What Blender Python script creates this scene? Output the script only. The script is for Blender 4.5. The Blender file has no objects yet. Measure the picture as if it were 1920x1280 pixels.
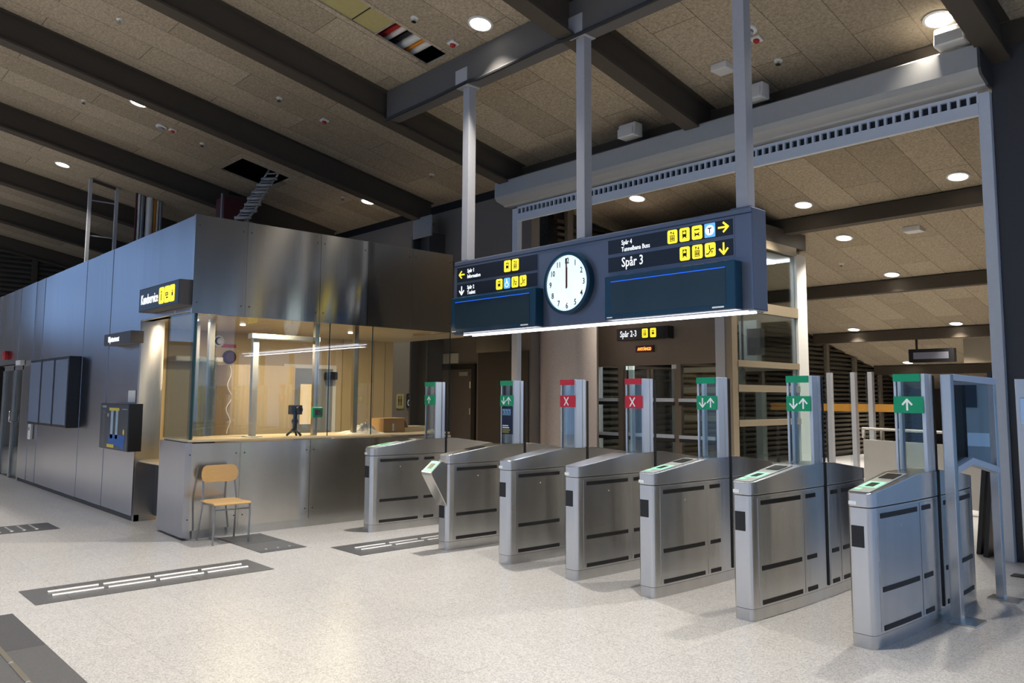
import bpy, math, random
from mathutils import Matrix, Vector
random.seed(7)
C = bpy.context.scene.collection
SC = bpy.context.scene
PI = math.pi

# ------------------------------------------------------------------ camera, world, exposure
cam_data = bpy.data.cameras.new('camera')
cam = bpy.data.objects.new('camera', cam_data)
C.objects.link(cam)
_rx, _ry, _rz = -.0966, .8234, .0055                    # pitch, yaw, roll
_c, _s = math.cos, math.sin
RX = Matrix(((1, 0, 0), (0, _c(_rx), -_s(_rx)), (0, _s(_rx), _c(_rx))))
RY = Matrix(((_c(_ry), 0, _s(_ry)), (0, 1, 0), (-_s(_ry), 0, _c(_ry))))
RZ = Matrix(((_c(_rz), -_s(_rz), 0), (_s(_rz), _c(_rz), 0), (0, 0, 1)))
_M = RZ @ RX @ RY                                       # world (x, down, depth) -> camera (x, down, forward)
def _w(r): return Vector((r[0], r[2], -r[1]))
_right, _up, _back = _w(_M[0]), -_w(_M[1]), -_w(_M[2])
_m = Matrix((_right, _up, _back)).transposed().to_4x4()
_m.translation = Vector((0, 0, 1.56))
cam.matrix_world = _m
cam_data.sensor_width = 36
cam_data.lens = 1487.99 * 36 / 1920
cam_data.shift_y = -(640 - 600.425) / 1920
cam_data.clip_end = 200
SC.camera = cam

world = bpy.data.worlds.new('dusk_sky')
SC.world = world
world.use_nodes = True
_nt = world.node_tree
_bg = _nt.nodes['Background']
SKY = 0.95
_bg.inputs[0].default_value = (.32, .51, .88, 1)
_bg.inputs[1].default_value = SKY
SC.view_settings.view_transform = 'Standard'
SC.view_settings.look = 'None'
SC.view_settings.exposure = 0.0
SC.view_settings.gamma = 1
SC.view_settings.use_curve_mapping = False
SC.cycles.max_bounces = 9
SC.cycles.diffuse_bounces = 4
SC.cycles.glossy_bounces = 4
SC.cycles.transparent_max_bounces = 14
SC.cycles.caustics_reflective = False
SC.cycles.caustics_refractive = False
SC.cycles.sample_clamp_indirect = 4
DOWN = 40.0          # watts per ceiling downlight
WARM = (1.0, .92, .82)

# ------------------------------------------------------------------ materials
def mat(name, col, rough=.5, metal=0.0, var=0.0, vscale=20, emit=None, estr=0, spec=.5):
    m = bpy.data.materials.new(name); m.use_nodes = True
    nt = m.node_tree; b = nt.nodes['Principled BSDF']
    b.inputs['Roughness'].default_value = rough
    b.inputs['Metallic'].default_value = metal
    b.inputs['Specular IOR Level'].default_value = spec
    b.inputs['Base Color'].default_value = (*col, 1)
    if var:
        n = nt.nodes.new('ShaderNodeTexNoise'); n.inputs['Scale'].default_value = vscale
        n.inputs['Detail'].default_value = 4
        tc = nt.nodes.new('ShaderNodeTexCoord'); nt.links.new(tc.outputs['Object'], n.inputs['Vector'])
        mx = nt.nodes.new('ShaderNodeMix'); mx.data_type = 'RGBA'
        mx.inputs['A'].default_value = (*[c * (1 - var) for c in col], 1)
        mx.inputs['B'].default_value = (*[min(1, c * (1 + var)) for c in col], 1)
        nt.links.new(n.outputs['Fac'], mx.inputs['Factor'])
        nt.links.new(mx.outputs['Result'], b.inputs['Base Color'])
    if emit:
        b.inputs['Emission Color'].default_value = (*emit, 1)
        b.inputs['Emission Strength'].default_value = estr
    return m

def steel(name, col, rough=.27, aniso=.75, wob=.02, streak=.12):
    m = mat(name, col, rough, 1.0)
    nt = m.node_tree; b = nt.nodes['Principled BSDF']
    b.inputs['Anisotropic'].default_value = aniso
    t = nt.nodes.new('ShaderNodeCombineXYZ')
    t.inputs[0].default_value = .02; t.inputs[1].default_value = .03; t.inputs[2].default_value = 1
    nt.links.new(t.outputs[0], b.inputs['Tangent'])
    tc = nt.nodes.new('ShaderNodeTexCoord')
    mp = nt.nodes.new('ShaderNodeMapping'); mp.inputs['Scale'].default_value = (5, 5, .35)
    nt.links.new(tc.outputs['Object'], mp.inputs['Vector'])
    n = nt.nodes.new('ShaderNodeTexNoise'); n.inputs['Scale'].default_value = 1.6; n.inputs['Detail'].default_value = 3
    nt.links.new(mp.outputs[0], n.inputs['Vector'])
    mx = nt.nodes.new('ShaderNodeMix'); mx.data_type = 'RGBA'
    mx.inputs['A'].default_value = (*[c * (1 - streak) for c in col], 1)
    mx.inputs['B'].default_value = (*[min(1, c * (1 + streak)) for c in col], 1)
    nt.links.new(n.outputs['Fac'], mx.inputs['Factor']); nt.links.new(mx.outputs['Result'], b.inputs['Base Color'])
    bp = nt.nodes.new('ShaderNodeBump'); bp.inputs['Strength'].default_value = wob; bp.inputs['Distance'].default_value = .2
    nt.links.new(n.outputs['Fac'], bp.inputs['Height']); nt.links.new(bp.outputs[0], b.inputs['Normal'])
    return m

def glass(name, tint=(.93, .97, .97), refl=1.0, rough=.0):
    m = bpy.data.materials.new(name); m.use_nodes = True
    nt = m.node_tree; nt.nodes.clear()
    o = nt.nodes.new('ShaderNodeOutputMaterial')
    t = nt.nodes.new('ShaderNodeBsdfTransparent'); t.inputs[0].default_value = (*tint, 1)
    g = nt.nodes.new('ShaderNodeBsdfGlossy'); g.inputs['Roughness'].default_value = rough
    f = nt.nodes.new('ShaderNodeFresnel'); f.inputs[0].default_value = 1.5
    mu = nt.nodes.new('ShaderNodeMath'); mu.operation = 'MULTIPLY'; mu.inputs[1].default_value = refl
    mx = nt.nodes.new('ShaderNodeMixShader')
    nt.links.new(f.outputs[0], mu.inputs[0]); nt.links.new(mu.outputs[0], mx.inputs[0])
    nt.links.new(t.outputs[0], mx.inputs[1]); nt.links.new(g.outputs[0], mx.inputs[2]); nt.links.new(mx.outputs[0], o.inputs[0])
    return m

def floor_mat():
    m = mat('terrazzo', (.60, .59, .57), .34)
    nt = m.node_tree; b = nt.nodes['Principled BSDF']
    tc = nt.nodes.new('ShaderNodeTexCoord')
    v = nt.nodes.new('ShaderNodeTexVoronoi'); v.inputs['Scale'].default_value = 130
    nt.links.new(tc.outputs['Object'], v.inputs['Vector'])
    cr = nt.nodes.new('ShaderNodeValToRGB')
    e = cr.color_ramp.elements
    e[0].position = 0; e[0].color = (.42, .415, .405, 1); e[1].position = 1; e[1].color = (.74, .735, .725, 1)
    e2 = cr.color_ramp.elements.new(.45); e2.color = (.61, .605, .595, 1)
    sep = nt.nodes.new('ShaderNodeSeparateColor'); nt.links.new(v.outputs['Color'], sep.inputs[0])
    nt.links.new(sep.outputs[0], cr.inputs[0])
    br = nt.nodes.new('ShaderNodeTexBrick'); br.offset = 0
    br.inputs['Color1'].default_value = (1, 1, 1, 1); br.inputs['Color2'].default_value = (.955, .955, .96, 1)
    br.inputs['Mortar'].default_value = (.80, .80, .80, 1)
    br.inputs['Scale'].default_value = 1; br.inputs['Mortar Size'].default_value = .003
    br.inputs['Brick Width'].default_value = .6; br.inputs['Row Height'].default_value = .6
    nt.links.new(tc.outputs['Object'], br.inputs['Vector'])
    mx = nt.nodes.new('ShaderNodeMix'); mx.data_type = 'RGBA'; mx.blend_type = 'MULTIPLY'; mx.inputs['Factor'].default_value = 1
    nt.links.new(cr.outputs[0], mx.inputs['A']); nt.links.new(br.outputs['Color'], mx.inputs['B'])
    nt.links.new(mx.outputs['Result'], b.inputs['Base Color'])
    return m

def ceil_mat():
    m = mat('wood_wool_board', (.2, .17, .12), .95, spec=.1)
    nt = m.node_tree; b = nt.nodes['Principled BSDF']
    tc = nt.nodes.new('ShaderNodeTexCoord')
    sp = nt.nodes.new('ShaderNodeSeparateXYZ'); nt.links.new(tc.outputs['Object'], sp.inputs[0])
    cb = nt.nodes.new('ShaderNodeCombineXYZ')
    nt.links.new(sp.outputs['Y'], cb.inputs[0]); nt.links.new(sp.outputs['X'], cb.inputs[1])
    br = nt.nodes.new('ShaderNodeTexBrick'); br.offset = .5
    br.inputs['Color1'].default_value = (.47, .39, .285, 1); br.inputs['Color2'].default_value = (.365, .30, .215, 1)
    br.inputs['Mortar'].default_value = (.17, .135, .09, 1)
    br.inputs['Scale'].default_value = 1; br.inputs['Mortar Size'].default_value = .005
    br.inputs['Brick Width'].default_value = 2.4; br.inputs['Row Height'].default_value = .6
    nt.links.new(cb.outputs[0], br.inputs['Vector'])
    n = nt.nodes.new('ShaderNodeTexNoise'); n.inputs['Scale'].default_value = 32; n.inputs['Detail'].default_value = 7
    n.inputs['Roughness'].default_value = .75
    nt.links.new(tc.outputs['Object'], n.inputs['Vector'])
    mr = nt.nodes.new('ShaderNodeMapRange'); mr.inputs[1].default_value = .3; mr.inputs[2].default_value = .7
    mr.inputs[3].default_value = .55; mr.inputs[4].default_value = 1.4
    nt.links.new(n.outputs['Fac'], mr.inputs[0])
    mx = nt.nodes.new('ShaderNodeMix'); mx.data_type = 'RGBA'; mx.blend_type = 'MULTIPLY'; mx.inputs['Factor'].default_value = 1
    nt.links.new(br.outputs['Color'], mx.inputs['A']); nt.links.new(mr.outputs[0], mx.inputs['B'])
    nt.links.new(mx.outputs['Result'], b.inputs['Base Color'])
    bp = nt.nodes.new('ShaderNodeBump'); bp.inputs['Strength'].default_value = .35; bp.inputs['Distance'].default_value = .02
    nt.links.new(n.outputs['Fac'], bp.inputs['Height']); nt.links.new(bp.outputs[0], b.inputs['Normal'])
    return m

def wood_mat(name, c1, c2, rough=.4, axis=(1, 14, 14)):
    m = mat(name, c1, rough)
    nt = m.node_tree; b = nt.nodes['Principled BSDF']
    tc = nt.nodes.new('ShaderNodeTexCoord'); mp = nt.nodes.new('ShaderNodeMapping'); mp.inputs['Scale'].default_value = axis
    n = nt.nodes.new('ShaderNodeTexNoise'); n.inputs['Scale'].default_value = 4; n.inputs['Detail'].default_value = 5
    nt.links.new(tc.outputs['Object'], mp.inputs[0]); nt.links.new(mp.outputs[0], n.inputs['Vector'])
    mx = nt.nodes.new('ShaderNodeMix'); mx.data_type = 'RGBA'
    mx.inputs['A'].default_value = (*c1, 1); mx.inputs['B'].default_value = (*c2, 1)
    nt.links.new(n.outputs['Fac'], mx.inputs['Factor']); nt.links.new(mx.outputs['Result'], b.inputs['Base Color'])
    return m

FLOOR = floor_mat()
CEIL = ceil_mat()
STONE = mat('dark_granite', (.105, .107, .11), .42, var=.35, vscale=90)
STONE2 = mat('grey_granite', (.135, .137, .14), .42, var=.3, vscale=90)
BEAM = mat('brown_grey_steel_paint', (.078, .063, .047), .65, var=.06, spec=.25)
CROSS = mat('lightened_beam_paint', (.12, .115, .11), .75, var=.05, spec=.2)  # same paint as the beams, lightened for the daylight on the crossbeam
STEEL = steel('brushed_stainless', (.66, .655, .64), .27, .88, .006, .06)
STEELP = steel('brushed_stainless_panel', (.60, .595, .58), .23, .92, .012, .12)
CLAD = steel('brushed_stainless_cladding', (.52, .53, .57), .21, .93, .004, .06)
CLADF = steel('brushed_stainless_fascia', (.50, .475, .43), .155, .95, .003, .08)
CHROME = mat('chrome', (.7, .7, .7), .12, 1)
ALU = mat('anodised_aluminium', (.64, .71, .80), .35, .25)
GALV = mat('light_grey_paint', (.46, .47, .50), .4, .2, var=.05)
SHUT = mat('grey_shutter_sheet', (.44, .435, .41), .38, .15, var=.04)
RAIL = mat('pale_grey_guide_rail', (.70, .74, .80), .45, var=.04)
SLATE = mat('slate_blue_sign_paint', (.15, .18, .245), .32, .45, var=.03)
NAVY = mat('navy_sign_face', (.012, .016, .027), .3)
BLACK = mat('black_plastic', (.008, .008, .009), .35)
RUBBER = mat('black_rubber', (.012, .012, .013), .6)
TEAL = mat('sky_lightened_teal', (.007, .05, .10), .25)  # dark teal, brightened in place of the sky it reflects
SCREEN = mat('switched_off_screen', (.022, .045, .058), .12)
CLADC = steel('brushed_stainless_counter', (.64, .62, .58), .2, .93, .004, .08)
WHITE = mat('white_plastic', (.75, .74, .71), .45)
LIT_WHITE = mat('lit_white_lettering', (.8, .8, .8), .5, emit=(.86, .92, 1), estr=1.1)
LIT_YELLOW = mat('lit_yellow_tile', (.8, .65, .05), .5, emit=(1, .78, .03), estr=1.05)
LIT_BLUE = mat('lit_blue_tile', (.1, .35, .7), .5, emit=(.14, .45, .95), estr=.9)
LIT_CLOCK = mat('lit_clock_dial', (.8, .85, .85), .5, emit=(.70, .92, 1), estr=.9)
LIT_LAMP = mat('lit_lamp_diffuser', (1, 1, 1), .5, emit=(1, .93, .80), estr=9)
LIT_TUBE = mat('lit_white_tube', (1, 1, 1), .5, emit=(.85, .88, 1), estr=5)
LIT_BLUE_LINE = mat('lit_blue_line', (0, .1, .6), .5, emit=(.02, .14, 1), estr=.8)
LIT_ORANGE = mat('lit_orange_leds', (.8, .3, .05), .5, emit=(1, .32, .06), estr=2.6)
LIT_GREEN = mat('lit_green_reader', (.3, .8, .5), .5, emit=(.42, 1, .66), estr=.45)
INK = mat('black_ink', (.006, .006, .006), .5)
GREEN = mat('green_sign_plate', (0.0, .24, .115), .4, emit=(0, .24, .11), estr=.25)
RED = mat('red_sign_plate', (.45, .012, .03), .4, emit=(.45, .01, .03), estr=.25)
SIGNW = mat('white_sign_ink', (.75, .78, .78), .5, emit=(.8, .85, .85), estr=.2)
POSTER = mat('navy_notice', (.012, .025, .075), .35)
SKYBLUE = mat('pale_blue_print', (.25, .5, .8), .5)
YEL = mat('yellow_print', (.65, .52, .05), .5)
GLASS = glass('clear_glass', (.95, .975, .97), 1.7)
GLASST = glass('teal_edge_glass', (.92, .97, .97), .7)
GLASSD = glass('smoked_glass', (.22, .24, .25), 1.4)
GLASSM = glass('grey_glass', (.55, .6, .6), 1.2)
GLASSEDGE = mat('glass_edge', (.015, .055, .055), .15)
BEIGE = mat('beige_laminate', (.53, .41, .23), .45, var=.05, vscale=6)
BEIGE2 = wood_mat('oiled_beige_veneer', (.46, .36, .22), (.54, .43, .28), .35, (10, 10, 1))
COUNTER = mat('beige_counter_top', (.70, .56, .36), .4)
SOFFIT = mat('pale_soffit', (.62, .52, .36), .3, var=.05, vscale=4)
DOORG = mat('grey_door_paint', (.26, .27, .27), .5)
BIRCH = wood_mat('birch_plywood', (.66, .40, .15), (.76, .50, .22), .35, (14, 2, 14))
CHAIRLEG = mat('grey_steel_tube', (.33, .34, .35), .35, .7)
CARD = mat('brown_cardboard', (.42, .26, .12), .8, var=.08)
BAG = mat('white_plastic_bag', (.75, .74, .70), .4)
WALLG = mat('grey_plaster', (.20, .175, .15), .8, var=.05)
WALLD = mat('dark_bronze_panel', (.06, .052, .047), .45, var=.05)
CONC = mat('pink_grey_concrete', (.56, .48, .43), .9, var=.28, vscale=70)
SLAT = mat('dark_brown_slat', (.07, .056, .037), .7, var=.1)
SLATP = mat('brown_post', (.19, .165, .125), .6)
TAUPE = mat('taupe_panel', (.17, .14, .11), .4, .3, var=.05)
LIFTF = mat('champagne_frame', (.33, .275, .195), .4, .2, var=.05)
DARKSTEEL = mat('charcoal_steel', (.05, .048, .049), .45, var=.06)
PINEB = wood_mat('varnished_pine', (.50, .23, .03), (.62, .30, .05), .35, (1, 14, 14))
REDP = mat('red_plastic', (.42, .02, .02), .5)
DRED = mat('dark_red_paint', (.07, .012, .015), .6)
ORANGE = mat('orange_cable', (.75, .28, .02), .5)
CEILDARK = mat('dark_void', (.012, .012, .012), .9)
OLIVE = mat('olive_insulation', (.42, .36, .15), .95, var=.1)
BARR = mat('pale_balustrade', (.50, .48, .44), .5, var=.04)
FROST = mat('pale_lift_strip', (.70, .74, .70), .5)
LIT_STRIP = mat('lit_lift_strip', (.7, .74, .7), .5, emit=(.85, 1, .9), estr=.45)
EGREEN = mat('green_plastic', (.02, .48, .24), .4)
GREYBLUE = mat('sky_painted_screen', (.17, .24, .36), .08, spec=1.0)  # dark screen glass with the sky's reflection put into its base colour

# ------------------------------------------------------------------ mesh builder
class MB:
    def __init__(s): s.v = []; s.f = []; s.mi = []; s.sm = []; s.cur = 0; s.T = None
    def add(s, pts):
        i0 = len(s.v)
        for p in pts:
            p = Vector(p)
            if s.T is not None: p = s.T @ p
            s.v.append(p)
        return i0
    def face(s, idx, smooth=False): s.f.append(tuple(idx)); s.mi.append(s.cur); s.sm.append(smooth)
    def poly(s, pts): i = s.add(pts); s.face(range(i, i + len(pts)))
    def box(s, x0, x1, y0, y1, z0, z1):
        i = s.add([(x0, y0, z0), (x1, y0, z0), (x1, y1, z0), (x0, y1, z0), (x0, y0, z1), (x1, y0, z1), (x1, y1, z1), (x0, y1, z1)])
        for q in ((0, 3, 2, 1), (4, 5, 6, 7), (0, 1, 5, 4), (1, 2, 6, 5), (2, 3, 7, 6), (3, 0, 4, 7)): s.face([i + k for k in q])
        return s
    def prism(s, pts, axis, a, b):
        """pts 2D polygon; axis 'x': pts are (y,z); 'y': (x,z); 'z': (x,y)"""
        def P(p, t):
            return {'x': (t, p[0], p[1]), 'y': (p[0], t, p[1]), 'z': (p[0], p[1], t)}[axis]
        n = len(pts)
        i = s.add([P(p, a) for p in pts] + [P(p, b) for p in pts])
        s.face([i + k for k in range(n)]); s.face([i + n + k for k in reversed(range(n))])
        for k in range(n):
            q = (k + 1) % n
            s.face([i + k, i + n + k, i + n + q, i + q])
        return s
    def cyl(s, p0, p1, r, n=14, r2=None, cap=True):
        p0, p1 = Vector(p0), Vector(p1); d = (p1 - p0).normalized()
        u = d.orthogonal().normalized(); w = d.cross(u)
        r2 = r if r2 is None else r2
        ring = lambda c, rr: [c + rr * (math.cos(2 * PI * k / n) * u + math.sin(2 * PI * k / n) * w) for k in range(n)]
        i = s.add(ring(p0, r) + ring(p1, r2))
        for k in range(n):
            q = (k + 1) % n; s.face([i + k, i + q, i + n + q, i + n + k], True)
        if cap:
            s.poly_raw([i + k for k in reversed(range(n))]); s.poly_raw([i + n + k for k in range(n)])
        return s
    def poly_raw(s, idx): s.face(idx)
    def tube(s, path, r, n=8):
        path = [Vector(p) for p in path]
        rings = []
        for k, p in enumerate(path):
            d = (path[min(k + 1, len(path) - 1)] - path[max(k - 1, 0)]).normalized()
            if k == 0: u = d.orthogonal().normalized()
            else: u = (u - d * u.dot(d)).normalized()
            w = d.cross(u)
            rings.append(s.add([p + r * (math.cos(2 * PI * j / n) * u + math.sin(2 * PI * j / n) * w) for j in range(n)]))
        for a, b in zip(rings, rings[1:]):
            for j in range(n):
                q = (j + 1) % n; s.face([a + j, a + q, b + q, b + j], True)
        s.face([rings[0] + j for j in reversed(range(n))]); s.face([rings[-1] + j for j in range(n)])
        return s
    def lathe(s, prof, c=(0, 0, 0), n=24, axis='z'):
        rings = []
        for r, h in prof:
            pts = []
            for k in range(n):
                a = 2 * PI * k / n; x, y = r * math.cos(a), r * math.sin(a)
                p = {'z': (x, y, h), 'y': (x, h, y), 'x': (h, x, y)}[axis]
                pts.append((p[0] + c[0], p[1] + c[1], p[2] + c[2]))
            rings.append(s.add(pts))
        for a, b in zip(rings, rings[1:]):
            for k in range(n):
                q = (k + 1) % n; s.face([a + k, a + q, b + q, b + k], True)
        s.face([rings[0] + k for k in range(n)]); s.face([rings[-1] + k for k in reversed(range(n))])
        return s
    def build(s, name, mats, parent=None, loc=None, bevel=0):
        if not isinstance(mats, (list, tuple)): mats = [mats]
        me = bpy.data.meshes.new(name)
        me.from_pydata([tuple(v) for v in s.v], [], s.f)
        for m in mats: me.materials.append(m)
        for p, mi, sm in zip(me.polygons, s.mi, s.sm): p.material_index = mi; p.use_smooth = sm
        import bmesh
        bm = bmesh.new(); bm.from_mesh(me)
        bmesh.ops.recalc_face_normals(bm, faces=bm.faces)
        for e in bm.edges: e.smooth = len(e.link_faces) == 2 and e.calc_face_angle() < .6
        bm.to_mesh(me); bm.free()
        o = bpy.data.objects.new(name, me); C.objects.link(o)
        if parent is not None: o.parent = parent
        if loc is not None: o.location = loc
        if bevel:
            b = o.modifiers.new('edge', 'BEVEL'); b.width = bevel; b.segments = 2; b.limit_method = 'ANGLE'; b.angle_limit = .7
        return o

def box(name, b, m, parent=None, bevel=0): return MB().box(*b).build(name, m, parent, bevel=bevel)

def tag(o, label, cat, group=None):
    o['label'] = label; o['category'] = cat
    if group: o['group'] = group
    return o
def thing(name, label, cat, loc=(0, 0, 0), rz=0, group=None):
    o = bpy.data.objects.new(name, None); C.objects.link(o); o.empty_display_size = .1
    o.location = loc; o.rotation_euler = (0, 0, rz)
    return tag(o, label, cat, group)
def struct(o): o['kind'] = 'structure'; return o
def copy_tree(o, parent=None):
    c = o.copy(); C.objects.link(c)
    if parent is not None: c.parent = parent
    for ch in list(o.children): copy_tree(ch, c)
    return c

_fc = {}
def letters(s, size, align='LEFT', wide=.8, bold=0.0):
    """lettering as mesh in the x-z plane, facing -y, baseline at the origin"""
    cu = bpy.data.curves.new('lettering', 'FONT'); cu.body = s; cu.size = size; cu.align_x = align
    cu.extrude = .0015; cu.offset = bold * size; cu.resolution_u = 2; cu.space_line = .95
    t = bpy.data.objects.new('lettering_source', cu); C.objects.link(t)
    dg = bpy.context.evaluated_depsgraph_get(); dg.update()
    me = bpy.data.meshes.new_from_object(t.evaluated_get(dg))
    bpy.data.objects.remove(t); bpy.data.curves.remove(cu)
    me.transform(Matrix.Rotation(PI / 2, 4, 'X') @ Matrix.Diagonal((wide, 1, 1, 1)))
    return me
def text(s, size, m, parent, loc, align='LEFT', wide=.8, bold=.012, name='lettering', rot=None):
    me = letters(s, size, align, wide, bold); me.materials.clear(); me.materials.append(m)
    o = bpy.data.objects.new(name, me); C.objects.link(o); o.parent = parent; o.location = loc
    if rot: o.rotation_euler = rot
    return o

def disc(mb, cx, cz, r, y, n=20): mb.poly([(cx + r * math.cos(-2 * PI * k / n), y, cz + r * math.sin(-2 * PI * k / n)) for k in range(n)])
def quad(mb, x0, x1, z0, z1, y): mb.poly([(x0, y, z0), (x1, y, z0), (x1, y, z1), (x0, y, z1)])
def line(mb, pts, w, y):
    for a, b in zip(pts, pts[1:]):
        d = Vector((b[0] - a[0], b[1] - a[1])).normalized(); n = Vector((-d.y, d.x)) * w / 2; e = d * w * .3
        mb.poly([(a[0] - e.x + n.x, y, a[1] - e.y + n.y), (a[0] - e.x - n.x, y, a[1] - e.y - n.y), (b[0] + e.x - n.x, y, b[1] + e.y - n.y), (b[0] + e.x + n.x, y, b[1] + e.y + n.y)])
def rrect(mb, w, h, r, y0, y1):
    pts = []
    for cx, cz, a0 in ((w / 2 - r, h / 2 - r, 0), (-w / 2 + r, h / 2 - r, 90), (-w / 2 + r, -h / 2 + r, 180), (w / 2 - r, -h / 2 + r, 270)):
        for k in range(5):
            a = math.radians(a0 + 22.5 * k); pts.append((cx + r * math.cos(a), cz + r * math.sin(a)))
    mb.prism(pts, 'y', y0, y1)

def pictogram(kind, parent, loc, w=.112, h=.135, lit=True, ry=None):
    """rounded tile facing -y with a dark symbol on it"""
    mb = MB(); t = .004
    bg, fg = (LIT_YELLOW, INK)
    if kind in ('wheelchair_blue', 'metro'): bg, fg = LIT_BLUE, LIT_WHITE
    if kind == 'wheelchair_grey': bg, fg = NAVY, SIGNW
    if kind == 'toilet_dimmed': bg, fg = OLIVE, INK  # yellow tile in a darker tone, dimness behind the glass painted in
    rrect(mb, w, h, w * .16 if kind != 'metro' else w * .05, -t, 0)
    mb.cur = 1; y = -t - .0008; y2 = y - .0008; u = w
    def q(x0, x1, z0, z1, yy=y): quad(mb, x0 * u, x1 * u, z0 * u, z1 * u, yy)
    def L(pts, ww=.07, yy=y): line(mb, [(a * u, b * u) for a, b in pts], ww * u, yy)
    def D(cx, cz, r, yy=y): disc(mb, cx * u, cz * u, r * u, yy)
    if kind == 'train':
        q(-.2, .2, -.2, .36); L([(-.2, -.3), (-.08, -.2)]); L([(.2, -.3), (.08, -.2)])
        mb.cur = 0; q(-.13, .13, .05, .22, y2); q(-.08, .08, .27, .31, y2); mb.cur = 1
        D(0, -.1, .05, y2 - .0005)
    elif kind == 'bus':
        q(-.25, .25, .2, .3); q(-.24, .24, -.22, -.12); L([(-.22, -.3), (.22, -.02)]); L([(.22, -.3), (-.22, -.02)])
    elif kind == 'lift':
        L([(-.22, -.38), (.22, -.38), (.22, .1), (-.22, .1), (-.22, -.38)], .05)
        for x in (-.12, 0, .12): D(x, 0, .05); q(x - .045, x + .045, -.3, -.07)
        L([(-.12, .2), (-.12, .42)], .06); L([(-.2, .33), (-.12, .43), (-.04, .33)], .05)
        L([(.12, .42), (.12, .2)], .06); L([(.04, .3), (.12, .2), (.2, .3)], .05)
    elif kind == 'escalator':
        L([(-.36, -.32), (-.16, -.32), (.14, .06), (.34, .06)], .09); D(-.06, .34, .06); L([(-.06, .24), (-.02, .02)], .1)
        L([(.18, -.12), (.18, -.34)], .05); L([(.1, -.2), (.18, -.11), (.26, -.2)], .05)
    elif kind in ('wheelchair_blue', 'wheelchair_grey'):
        D(-.05, .38, .075); L([(-.05, .28), (-.03, .02), (.17, .0), (.28, -.26)], .075); L([(-.04, .16), (.14, .16)], .06)
        pts = [(-.02 + .24 * math.cos(math.radians(a)), -.16 + .24 * math.sin(math.radians(a))) for a in range(110, 345, 18)]
        L(pts, .065)
    elif kind == 'pram':
        D(-.14, .36, .06); L([(-.14, .26), (-.1, -.02), (-.16, -.36)], .09); L([(-.1, .16), (.1, .02)], .06)
        D(.16, -.3, .08); L([(.02, .02), (.3, .02), (.2, -.2), (.06, -.2), (.02, .02)], .06)
    elif kind in ('toilet', 'toilet_dimmed'):
        for x in (-.15, .15):
            D(x, .3, .075); q(x - .09, x + .09, -.04, .19); q(x - .07, x - .01, -.34, -.04); q(x + .01, x + .07, -.34, -.04)
    elif kind == 'info':
        D(0, .28, .09); q(-.07, .07, -.38, .14)
    elif kind == 'ticket':
        q(-.3, .3, -.1, .14); mb.cur = 0; q(-.2, .2, -.02, .06, y2); mb.cur = 1; q(-.12, .3, -.3, -.2)
    elif kind == 'bag':
        q(-.05, .22, -.2, .05); L([(.0, .05), (.02, .2), (.15, .2), (.17, .05)], .05)
    elif kind == 'metro':
        D(0, 0, .43); mb.cur = 2; q(-.19, .19, .12, .21, y2); q(-.045, .045, -.25, .16, y2)
    o = mb.build('pictogram', [bg, fg, INK], parent, loc)
    if ry: o.rotation_euler = (0, 0, ry)
    return o

def arrow(parent, loc, m, deg, s=.1, w=.018):
    """arrow facing -y; deg 90 = up"""
    mb = MB(); a = math.radians(deg); ca, sa = math.cos(a), math.sin(a)
    R2 = lambda x, z: (x * ca - z * sa, x * sa + z * ca)
    line(mb, [R2(-s / 2, 0), R2(s / 2 - w * .7, 0)], w, -.003)
    line(mb, [R2(0.02 * s, s * .42), R2(s / 2, 0), R2(0.02 * s, -s * .42)], w, -.0035)
    return mb.build('arrow', m, parent, loc)

# ------------------------------------------------------------------ the hall
ZC = lambda y: 5.961 - .195 * (y - 6.2)           # underside of the pitched ceiling
struct(box('floor', (-34, 9, -13, 30, -.12, 0), FLOOR))

X0, X1, Y0, Y1 = -30, 7.5, -10, 27
holes = [(-1.7, 7.5, 9.4, 27), (-15.05, -14.05, 6.13, 7.12), (-8.31, -7.86, 5.30, 6.12), (-8.31, -7.86, 3.6, 5.295)]
xs = sorted({X0, X1, *[h[0] for h in holes], *[h[1] for h in holes]}); ys = sorted({Y0, Y1, *[h[2] for h in holes], *[h[3] for h in holes]})
mb = MB()
for a, b in zip(xs, xs[1:]):
    for c, d in zip(ys, ys[1:]):
        mx, my = (a + b) / 2, (c + d) / 2
        if any(h[0] < mx < h[1] and h[2] < my < h[3] for h in holes): continue
        mb.prism([(c, ZC(c)), (d, ZC(d)), (d, ZC(d) + .03), (c, ZC(c) + .03)], 'x', a, b)
struct(mb.build('ceiling', CEIL))
mb = MB()
for ya, yb, xe in ((Y0, 9.4, X1), (9.4, Y1, -1.7)): mb.prism([(ya, ZC(ya) + .55), (yb, ZC(yb) + .55), (yb, ZC(yb) + .65), (ya, ZC(ya) + .65)], 'x', X0, xe)
struct(mb.build('roof_deck', CEILDARK))
# the bay where boards are missing shows insulation
mb = MB().prism([(3.6, ZC(3.6) + .02), (5.295, ZC(5.295) + .02), (5.295, ZC(5.295) + .05), (3.6, ZC(3.6) + .05)], 'x', -8.305, -7.865)
mb.cur = 1
for yy in (4.42, 4.95): mb.box(-8.305, -7.865, yy, yy + .012, ZC(yy) + .012, ZC(yy) + .03)
tag(mb.build('insulation_board', [OLIVE, INK]), 'olive insulation showing in ceiling where boards are missing', 'insulation')

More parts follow.
